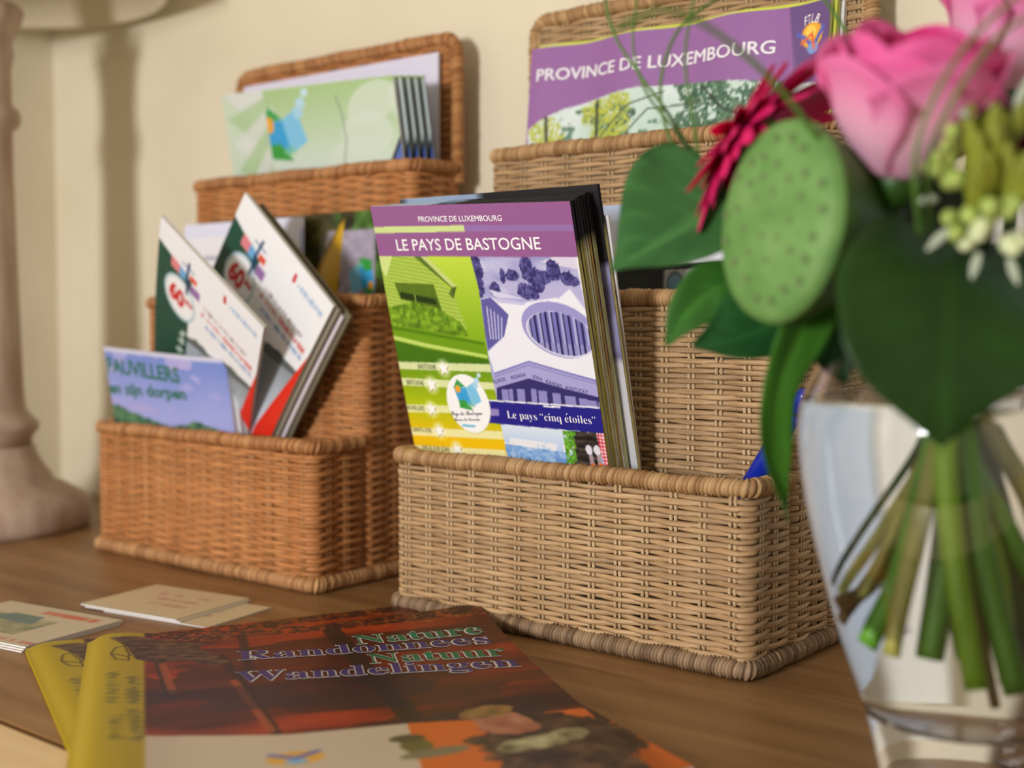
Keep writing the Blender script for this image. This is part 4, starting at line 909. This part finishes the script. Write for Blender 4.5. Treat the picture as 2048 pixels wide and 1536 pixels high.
# ---------------------------------------------------------------- foliage
CAMR, CAMU, CAMB = np.array((.7727, .6347, 0)), np.array((-.035, .0426, .9985)), np.array((.6338, -.7716, .0551))   # right, up and back, seen from where the bouquet faces
M_leaf = print_mat('leaf', 0.46, 0.28)
def leaf_mesh(spine, wl, wr, face, fold=.15, wave=0.0, c0=(24, 62, 22), c1=(58, 112, 44), seed=0, n=8, m=7, T=.0004, vein=.35):
    P = catmull(spine, n); k = len(P); s = np.linspace(0, 1, k)
    WL = np.interp(s, np.linspace(0, 1, len(wl)), wl); WR = np.interp(s, np.linspace(0, 1, len(wr)), wr)
    ker = np.ones(5) / 5
    WL = np.r_[WL[0], np.convolve(WL, ker, 'same')[1:-1], WL[-1]]; WR = np.r_[WR[0], np.convolve(WR, ker, 'same')[1:-1], WR[-1]]
    Tn = np.gradient(P, axis=0); Tn /= np.linalg.norm(Tn, axis=1)[:, None]
    f = np.asarray(face, float); V, Cc = [], []
    j = np.linspace(-1, 1, 2 * m + 1)
    for i in range(k):
        nn = f - Tn[i] * (f @ Tn[i]); nn /= np.linalg.norm(nn); sd = np.cross(Tn[i], nn)
        for a in j:
            w = WL[i] if a < 0 else WR[i]
            z = fold * abs(a) * w + wave * math.sin(9 * s[i] + 2 * a + seed) * abs(a)
            V.append(P[i] + sd * a * w + nn * z)
            t = .5 + .5 * math.sin(40 * (s[i] - .25 * abs(a)) + seed); vn = vein if abs(a) < .04 else vein * .45 * max(0, t - .86) / .14
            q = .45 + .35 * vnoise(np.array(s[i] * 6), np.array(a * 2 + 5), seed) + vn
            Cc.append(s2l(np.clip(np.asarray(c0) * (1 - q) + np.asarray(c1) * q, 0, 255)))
    V = np.array(V); w2 = 2 * m + 1; F = grid_faces(w2, k); N = len(V)
    # give the blade its thickness
    nrmv = np.zeros_like(V)
    G = V.reshape(k, w2, 3); du = np.gradient(G, axis=1); dv = np.gradient(G, axis=0); nv = np.cross(du, dv); nv /= np.linalg.norm(nv, axis=2)[..., None] + 1e-9
    B = V - nv.reshape(-1, 3) * T
    ring = list(range(w2)) + [i * w2 + w2 - 1 for i in range(1, k)] + [(k - 1) * w2 + i for i in range(w2 - 2, -1, -1)] + [i * w2 for i in range(k - 2, 0, -1)]
    FF = F + [tuple(reversed([i + N for i in q])) for q in F] + [(ring[i], ring[i] + N, ring[(i + 1) % len(ring)] + N, ring[(i + 1) % len(ring)]) for i in range(len(ring))]
    return mesh('leaf', np.vstack([V, B]), FF, True, np.vstack([Cc, Cc]))
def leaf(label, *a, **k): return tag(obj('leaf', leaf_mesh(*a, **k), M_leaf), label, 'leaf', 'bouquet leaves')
back = CAMB
leaf('broad glossy green leaf pointing left beside the brochure', [(-0.2530,0.4500,0.2364), (-0.2626,0.4389,0.2282), (-0.2746,0.4244,0.2176), (-0.2861,0.4103,0.2069)], [.014, .019, .020, .014, .007, .0], [.034, .042, .040, .030, .014, .0], back * .75 + CAMU * .35 - CAMR * .25, .10, .0015, (20, 58, 26), (66, 118, 62), 1, vein=.5)
leaf('small curled leaf tip hanging below the seed pod on the left', [(-0.2394,0.4461,0.2068), (-0.2514,0.4319,0.1998), (-0.2591,0.4223,0.1900), (-0.2633,0.4153,0.1779)], [.006, .010, .009, .0], [.006, .012, .008, .0], back + CAMU * .4, .3, .001, (22, 60, 18), (62, 120, 40), 2)
leaf('dark leaf under the seed pod in front of the middle tier', [(-0.2187,0.4564,0.2037), (-0.2288,0.4431,0.1881), (-0.2406,0.4290,0.1803), (-0.2522,0.4167,0.1781)], [.010, .014, .009, .0], [.012, .020, .018, .0], back + CAMU * .3, .15, .001, (14, 50, 20), (40, 96, 44), 3)
leaf('long narrow leaf hanging down over the blue pen', [(-0.2055,0.4415,0.2069), (-0.2124,0.4291,0.1844), (-0.2205,0.4260,0.1618), (-0.2243,0.4316,0.1385), (-0.2229,0.4410,0.1094)], [.008, .0110, .0070, .0068, .0], [.008, .0110, .0066, .0066, .0], back * .9 + CAMR * .3, .25, .001, (30, 78, 18), (72, 128, 36), 4)
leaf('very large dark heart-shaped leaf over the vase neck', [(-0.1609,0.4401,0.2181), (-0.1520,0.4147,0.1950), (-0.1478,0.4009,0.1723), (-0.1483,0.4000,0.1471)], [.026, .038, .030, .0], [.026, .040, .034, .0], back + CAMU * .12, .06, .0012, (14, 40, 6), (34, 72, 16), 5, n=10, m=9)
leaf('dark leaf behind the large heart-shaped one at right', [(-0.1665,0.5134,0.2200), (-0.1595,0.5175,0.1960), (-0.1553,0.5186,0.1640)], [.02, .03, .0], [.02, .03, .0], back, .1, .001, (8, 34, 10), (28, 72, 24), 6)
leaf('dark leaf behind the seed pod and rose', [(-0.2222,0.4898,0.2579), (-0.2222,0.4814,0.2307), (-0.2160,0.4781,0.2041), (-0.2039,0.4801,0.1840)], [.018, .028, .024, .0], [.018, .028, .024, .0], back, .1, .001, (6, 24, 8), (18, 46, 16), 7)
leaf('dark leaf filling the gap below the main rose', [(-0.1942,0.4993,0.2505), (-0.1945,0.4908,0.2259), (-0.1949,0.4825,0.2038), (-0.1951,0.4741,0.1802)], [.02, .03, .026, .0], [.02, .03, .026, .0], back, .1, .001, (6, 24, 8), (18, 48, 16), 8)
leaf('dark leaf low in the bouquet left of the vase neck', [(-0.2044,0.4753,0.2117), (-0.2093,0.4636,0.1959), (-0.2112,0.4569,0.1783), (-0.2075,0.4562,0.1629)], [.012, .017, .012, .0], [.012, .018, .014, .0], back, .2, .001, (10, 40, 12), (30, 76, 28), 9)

leaf('small dark leaf caught among the stems under water', [(-0.1834,0.4591,0.1084), (-0.1847,0.4561,0.0991), (-0.1867,0.4550,0.0876)], [.001, .0035, .0], [.001, .0035, .0], back, .2, .0005, (20, 60, 10), (50, 104, 24), 14, n=4, m=3)
leaf('reddish brown leaf under water behind the pale stem', [(-0.1829,0.4800,0.1215), (-0.1835,0.4755,0.1023), (-0.1883,0.4726,0.0804)], [.001, .006, .0], [.001, .006, .0], back, .2, .0005, (70, 22, 22), (120, 60, 46), 15, n=4, m=3)
M_grass = noise_mat('grass', rgb(62, 100, 34), rgb(98, 138, 60), 30, 0.45, 0.4)
def grass(label, pts, r=.00085): 
    P = catmull(pts, 8); V, F = sweep(P, r * np.linspace(1, .75, len(P)), 6)
    return tag(obj('grass_blade', mesh('grass_blade', V, F, True), M_grass), label, 'grass', 'bear grass loops')
grass('grass blade leftmost, crossing the first letters of the title', [(-0.2784,0.4628,0.2535), (-0.2899,0.4612,0.2733), (-0.3042,0.4574,0.2935), (-0.3140,0.4507,0.3129), (-0.3191,0.4484,0.3388)])
grass('thin grass blade rising beside the leftmost one', [(-0.2749,0.4590,0.2508), (-0.2871,0.4568,0.2694), (-0.2967,0.4500,0.2853), (-0.3014,0.4477,0.3064), (-0.2997,0.4510,0.3339)], .0007)
grass('grass blade arching right over the violet magazine', [(-0.2787,0.4495,0.2523), (-0.2878,0.4500,0.2739), (-0.2912,0.4551,0.2937), (-0.2854,0.4613,0.3128), (-0.2719,0.4733,0.3255), (-0.2542,0.4885,0.3361)])
grass('upright grass blade in front of the middle of the title', [(-0.2697,0.4504,0.2517), (-0.2754,0.4536,0.2731), (-0.2787,0.4527,0.2980), (-0.2758,0.4573,0.3291)])
grass('thick near grass blade slanting down to the main rose', [(-0.1868,0.4572,0.2106), (-0.1937,0.4275,0.2367), (-0.2034,0.3956,0.2656), (-0.2163,0.3734,0.2839), (-0.2254,0.3534,0.2899), (-0.2378,0.3427,0.2833)], .0012)
grass('near grass blade crossing the main rose on its right', [(-0.1620,0.4132,0.2168), (-0.1583,0.3985,0.2401), (-0.1521,0.3985,0.2603), (-0.1429,0.4074,0.2795), (-0.1299,0.4193,0.2954)], .0010)
grass('second near grass blade crossing the main rose', [(-0.1613,0.4203,0.2172), (-0.1570,0.4059,0.2391), (-0.1502,0.4064,0.2579), (-0.1379,0.4114,0.2779), (-0.1271,0.4210,0.2875)], .0010)
grass('grass blade behind the rose near the emblem letters', [(-0.2310,0.5180,0.3000), (-0.2364,0.5145,0.3129), (-0.2453,0.5083,0.3280), (-0.2557,0.5005,0.3388)], .0009)

# ---------------------------------------------------------------- lotus seed pod
def basis(ax, up=(0, 0, 1)):
    z = Vector(ax).normalized(); x = Vector(up).cross(z).normalized(); y = z.cross(x)
    return Matrix(((x.x, y.x, z.x), (x.y, y.y, z.y), (x.z, y.z, z.z)))
M_pod = noise_mat('pod_green', rgb(92, 136, 70), rgb(118, 158, 92), 55, 0.6, 0.25, bump=.2, bscale=300)
M_podside = noise_mat('pod_side', rgb(48, 82, 28), rgb(92, 132, 48), 30, 0.5, 0.3, stretch=(1, 1, .3))
M_seed = noise_mat('seed', rgb(96, 122, 76), rgb(124, 142, 92), 90, 0.6, 0.2)
pc_ = (-0.2172,0.4138,0.2245)
pod = thing('lotus_pod', 'pale green lotus seed pod with small pits, facing left', 'seed pod', pc_, 'lotus pods')
pod_ax = tuple(-CAMR * .84 + CAMB * .50 + CAMU * .06)
Rm = basis(pod_ax, tuple(CAMU + CAMR * .22)); pod.rotation_euler = Rm.to_euler()
R0 = .0355
# the rim is slightly oval; lathe around local z, the flat face looks along +z
top = [(0.0001, .0022), (.012, .0020), (.024, .0010), (.032, -.0006), (.0346, -.0022), (R0, -.0050)]
side = [(R0, -.0050), (.0350, -.0085), (.032, -.018), (.026, -.032), (.017, -.045), (.009, -.054), (.0045, -.060)]
sc_ = lambda VF, sx=.88: ([(x * sx, y * 1.06, z) for x, y, z in VF[0]], VF[1])
V, F = sc_(lathe(top, 64))
rg = random.Random(4); spots = []
for _ in range(3000):
    a = rg.random() * 6.283; r = .0295 * math.sqrt(rg.random()); p = (r * math.cos(a), r * math.sin(a))
    if all(math.hypot(p[0] - q[0], p[1] - q[1]) > .0076 for q in spots): spots.append(p)
    if len(spots) >= 38: break
face_o = obj('face', mesh('face', V, F, True), M_pod, pod)
obj('cup', mesh('cup', *sc_(lathe(side, 64)), True), M_podside, pod)
sm = mesh('seed', *lathe([(.0015, -.0003), (.0016, .0003), (.0012, .0005), (.0009, .0000), (.0006, .0000), (.0003, .0003), (.00001, .0003)], 12), True); sm.materials.append(M_seed)
for p in spots:
    r = math.hypot(*p); z = .0022 - 1.1 * r * r - (.6 if r > .024 else 0) * (r - .024) ** 2 * 20
    obj('seed', sm, None, face_o, (p[0] * .88, p[1] * 1.06, z - .0002))
ds = Vector(pod_ax).normalized(); P0 = Vector(pc_) - ds * .060
inv = Rm.transposed()
sp = [inv @ (Vector(q) - Vector(pc_)) for q in (P0, Vector((-0.2108,0.4759,0.2040)), Vector((-0.1874,0.4858,0.1643)), Vector((-0.1786,0.4849,0.1411)))]
obj('stalk', mesh('stalk', *sweep(catmull([tuple(q) for q in sp], 6), .0042, 10), True), SM['dark'], pod)

# ---------------------------------------------------------------- roses
M_petal = print_mat('petal', 0.55, 0.2)
try:
    pb(M_petal).inputs['Subsurface Weight'].default_value = 0.15; pb(M_petal).inputs['Subsurface Radius'].default_value = (.004, .002, .002); pb(M_petal).inputs['Subsurface Scale'].default_value = 0.4
except Exception: pass
def petal_mesh(R, H, half, flare, tip, cb, ct, seed, base=.22, m=6, n=11, thick=.0005, curl=0.0):
    V, Cc = [], []
    for i in range(n):
        b = i / (n - 1)
        pr = base + (1 - base) * math.sin(min(1, b * 1.25) * math.pi / 2) ** .8
        wdt = half * (.55 + .45 * math.sin(min(1, b * 1.5) * math.pi / 2))
        for j in range(2 * m + 1):
            a = -1 + j / m
            top_ = 1 - tip * a * a
            r = R * pr + flare * max(0, b - .62) ** 2 * 7 * (.6 + .4 * abs(a)) - .0012 * a * a * (1 - b)
            th = wdt * a; z = H * b * (1 - (1 - top_) * b) - curl * max(0, b - .8) * 4
            r += .0006 * math.sin(7 * a + seed) * b
            V.append((r * math.cos(th), r * math.sin(th), z))
            q = np.clip((b - .35) / .6, 0, 1) ** 1.3; q = max(q, .8 * max(0, abs(a) - .75) / .25)
            Cc.append(s2l(np.asarray(cb) * (1 - q) + np.asarray(ct) * q))
    w2 = 2 * m + 1; F = grid_faces(w2, n); N = len(V)
    V = np.array(V); G = V.reshape(n, w2, 3); nv = np.cross(np.gradient(G, axis=1), np.gradient(G, axis=0)); nv /= np.linalg.norm(nv, axis=2)[..., None] + 1e-9
    B = V - nv.reshape(-1, 3) * thick
    ring = list(range(w2)) + [i * w2 + w2 - 1 for i in range(1, n)] + [(n - 1) * w2 + i for i in range(w2 - 2, -1, -1)] + [i * w2 for i in range(n - 2, 0, -1)]
    FF = F + [tuple(reversed([i + N for i in q])) for q in F] + [(ring[i], ring[i] + N, ring[(i + 1) % len(ring)] + N, ring[(i + 1) % len(ring)]) for i in range(len(ring))]
    return mesh('petal', np.vstack([V, B]), FF, True, np.vstack([Cc, Cc]))
def rose(label, loc, axis, S=1.0, seed=0, spin=0.0, stalk_to=None):
    t = thing('rose', label, 'rose', loc, 'pink roses'); Rm = basis(axis); t.rotation_euler = Rm.to_euler()
    rg = random.Random(seed); pale, hot, deep = (236, 176, 206), (226, 92, 156), (206, 48, 120)
    k = 0
    for ring, (R, H, half, flare, tip, n, cb, ct) in enumerate(((.0045, .050, 2.2, .0, .10, 2, hot, deep), (.0085, .051, 1.3, .0005, .12, 3, hot, deep), (.0125, .052, 1.15, .0012, .14, 4, hot, deep), (.0165, .053, 1.0, .002, .16, 4, (228, 130, 178), (218, 70, 140)), (.0205, .053, .95, .003, .2, 5, pale, hot), (.0245, .051, .9, .0045, .24, 5, pale, hot), (.0275, .047, .85, .006, .3, 5, pale, (226, 110, 166)))):
        for i in range(n):
            th = spin + k * 2.399 if ring < 3 else spin + ring * .7 + i * 2 * math.pi / n
            me = petal_mesh(R * S * rg.uniform(.97, 1.04), H * S * rg.uniform(.95, 1.03), half, flare * S, tip, cb, ct, seed + k)
            o = obj('petal', me, M_petal, t); o.rotation_euler.z = th; k += 1
    cal = [(0.0001, -.010), (.004, -.010), (.0075, -.004), (.009, .003), (.006, .005), (.0001, .005)]
    obj('calyx', mesh('calyx', *lathe([(r * S, z * S) for r, z in cal], 20), True), SM['dark'], t)
    if stalk_to is not None:
        inv = Rm.transposed(); Q = [inv @ (Vector(q) - Vector(loc)) for q in stalk_to]
        obj('stalk', mesh('stalk', *sweep(catmull([(0, 0, -.008)] + [tuple(q) for q in Q], 6), .0028, 10), True), SM['dark'], t)
    return t
rose('large open pink rose in the middle of the bouquet', (-0.1829,0.4429,0.2387), tuple(CAMU + CAMB * .42 + CAMR * .05), 1.0, 3, .5, [(-0.1841,0.4654,0.2033), (-0.1777,0.4795,0.1454)])
rose('pink rose at the top right edge, behind the main rose', (-0.1751,0.5236,0.2806), tuple(CAMU + CAMB * .35 + CAMR * .2), .95, 8, 1.1, [(-0.1737,0.5064,0.2040), (-0.1765,0.4869,0.1450)])

# ---------------------------------------------------------------- gerberas
def ray_mesh(L, W, droop, cb, ct, seed):
    P = [(0.0, 0, 0), (L * .35, 0, .002), (L * .7, 0, .001 - droop * .4), (L, 0, -droop)]
    return leaf_mesh(P, [W * .35, W * .8, W, W * .25], [W * .35, W * .8, W, W * .25], (0, 0, 1), -.25, 0, cb, ct, seed, n=3, m=2, T=.0003, vein=.1)
def gerbera(label, loc, axis, R, cb, ct, ctr, seed, stalk_to, group='gerbera daisies'):
    t = thing('gerbera', label, 'gerbera', loc, group); Rm = basis(axis); t.rotation_euler = Rm.to_euler(); rg = random.Random(seed)
    for lay, (n, l, dz, dr) in enumerate(((34, 1.0, 0, .012), (32, .92, .003, .008), (28, .74, .006, .004))):
        vs = []
        for q in range(3):
            me = ray_mesh(R * l * (.9 + .08 * q), .0054 - .0006 * lay, dr * rg.uniform(.3, 1.2), cb, ct, seed + q); me.name = 'ray_petal'; me.materials.append(M_petal); vs.append(me)
        for i in range(n):
            o = obj('ray_petal', vs[rg.randrange(3)], None, t, (0, 0, dz)); o.rotation_euler = (rg.uniform(-.15, .15), rg.uniform(-.12, .16), i * 2 * math.pi / n + lay * .13 + rg.uniform(-.05, .05))
    obj('disc', mesh('disc', *lathe([(0.0001, .008), (.006, .0078), (.010, .006), (.011, .003), (.009, .001), (0.0001, 0)], 24), True), new_mat('gerbera_disc%d' % seed, rgb(*ctr), .8, .1), t)
    obj('calyx', mesh('calyx', *lathe([(.011, .0), (.010, -.004), (.005, -.009), (.003, -.012), (0.0001, -.012)], 20), True), SM['green'], t)
    inv = Rm.transposed(); Q = [inv @ (Vector(q) - Vector(loc)) for q in stalk_to]
    obj('stalk', mesh('stalk', *sweep(catmull([(0, 0, -.010)] + [tuple(q) for q in Q], 6), .0026, 10), True), SM['dark'], t)
    return t
gerbera('magenta gerbera seen from its edge, above the seed pod', (-0.2522,0.4654,0.2620), tuple(-CAMR * .66 + CAMU * .62 - CAMB * .30), .047, (196, 16, 78), (240, 44, 128), (90, 20, 40), 5, [(-0.2299,0.4883,0.2336), (-0.1928,0.4887,0.1760), (-0.1787,0.4849,0.1430)])
gerbera('dark crimson gerbera at the right edge behind the buds', (-0.1746,0.5568,0.2851), tuple(CAMB * .9 + CAMU * .3 - CAMR * .2), .042, (54, 2, 14), (110, 8, 30), (40, 6, 14), 9, [(-0.1762,0.5438,0.2133), (-0.1750,0.4882,0.1469)])

# ---------------------------------------------------------------- star-of-Bethlehem buds
M_bud = noise_mat('bud', rgb(150, 176, 70), rgb(206, 218, 140), 60, 0.45, 0.35, rnd=.12); M_budw = noise_mat('bud_pale', rgb(206, 216, 160), rgb(228, 232, 200), 60, 0.45, 0.35, rnd=.06); M_pist = noise_mat('bud_olive', rgb(112, 122, 34), rgb(150, 156, 56), 60, 0.5, 0.3, rnd=.12); M_wp = new_mat('white_petal', rgb(214, 220, 208), .5, .3)
bl = (-0.1455,0.4345,0.2350)
bc_ = thing('bud_cluster', 'cluster of pale green flower buds with white petals at right', 'flower', bl, 'bouquet fillers')
bm_ = {}
for nm, mt in (('bud', M_bud), ('bud_pale', M_budw), ('bud_olive', M_pist)):
    me = mesh('bud', *lathe([(0.0001, -.0045), (.0018, -.004), (.0032, -.0015), (.0033, .001), (.0022, .0036), (.0008, .0048), (0.0001, .005)], 14), True); me.materials.append(mt); bm_[nm] = me
rg = random.Random(12); Bs = Matrix((tuple(CAMR), tuple(CAMU), tuple(CAMB))).transposed()
cnt = 0
for i in range(90):
    a = rg.uniform(0, 6.283); r = .023 * math.sqrt(rg.random()); x, y = r * math.cos(a), r * math.sin(a) * 1.05
    z = .012 * (1 - (r / .023) ** 2) + rg.uniform(-.004, .003)
    if cnt >= 58: break
    cnt += 1
    kind = 'bud_olive' if (abs(x) < .012 and y > -.006) else ('bud' if y > -.012 else rg.choice(['bud_pale', 'bud', 'bud_pale']))
    p = Bs @ Vector((x, y, z)); o = obj('bud', bm_[kind], None, bc_, tuple(p))
    o.rotation_euler = basis(tuple(Bs @ Vector((x * 40, y * 25 + (.9 if kind == 'bud_olive' else -.2), .8)))).to_euler(); s_ = rg.uniform(.8, 1.15); o.scale = (s_, s_, s_ * (1.9 if kind == 'bud_olive' else 1))
for (x, y, an, L) in ((-.016, -.016, 3.9, .016), (-.006, -.024, 4.4, .014), (.006, .024, 1.2, .018), (-.010, .021, 2.2, .014), (.016, .022, .5, .016), (-.020, -.006, 3.3, .010), (.004, -.026, 5.0, .014)):
    e = np.array((math.cos(an), math.sin(an), .1)); P = [tuple(Bs @ Vector((x, y, .004) + 0 * e)) if False else tuple(Bs @ Vector(tuple(np.array((x, y, .004)) + e * L * .7 * t))) for t in (0, .5, 1)]
    me = leaf_mesh(P, [.0008, .0018, .0003], [.0008, .0020, .0003], tuple(CAMB), .2, 0, (160, 176, 150), (206, 214, 198), 3, n=4, m=2, T=.0003, vein=.1); me.name = 'white_petal'; obj('white_petal', me, M_leaf, bc_)
P = [(0, 0, 0)] + [tuple(Vector(q) - Vector(bl)) for q in ((-0.1563,0.4557,0.2026), (-0.1736,0.4764,0.1459))]
obj('stalk', mesh('stalk', *sweep(catmull(P, 6), .0026, 10), True), SM['dark'], bc_)
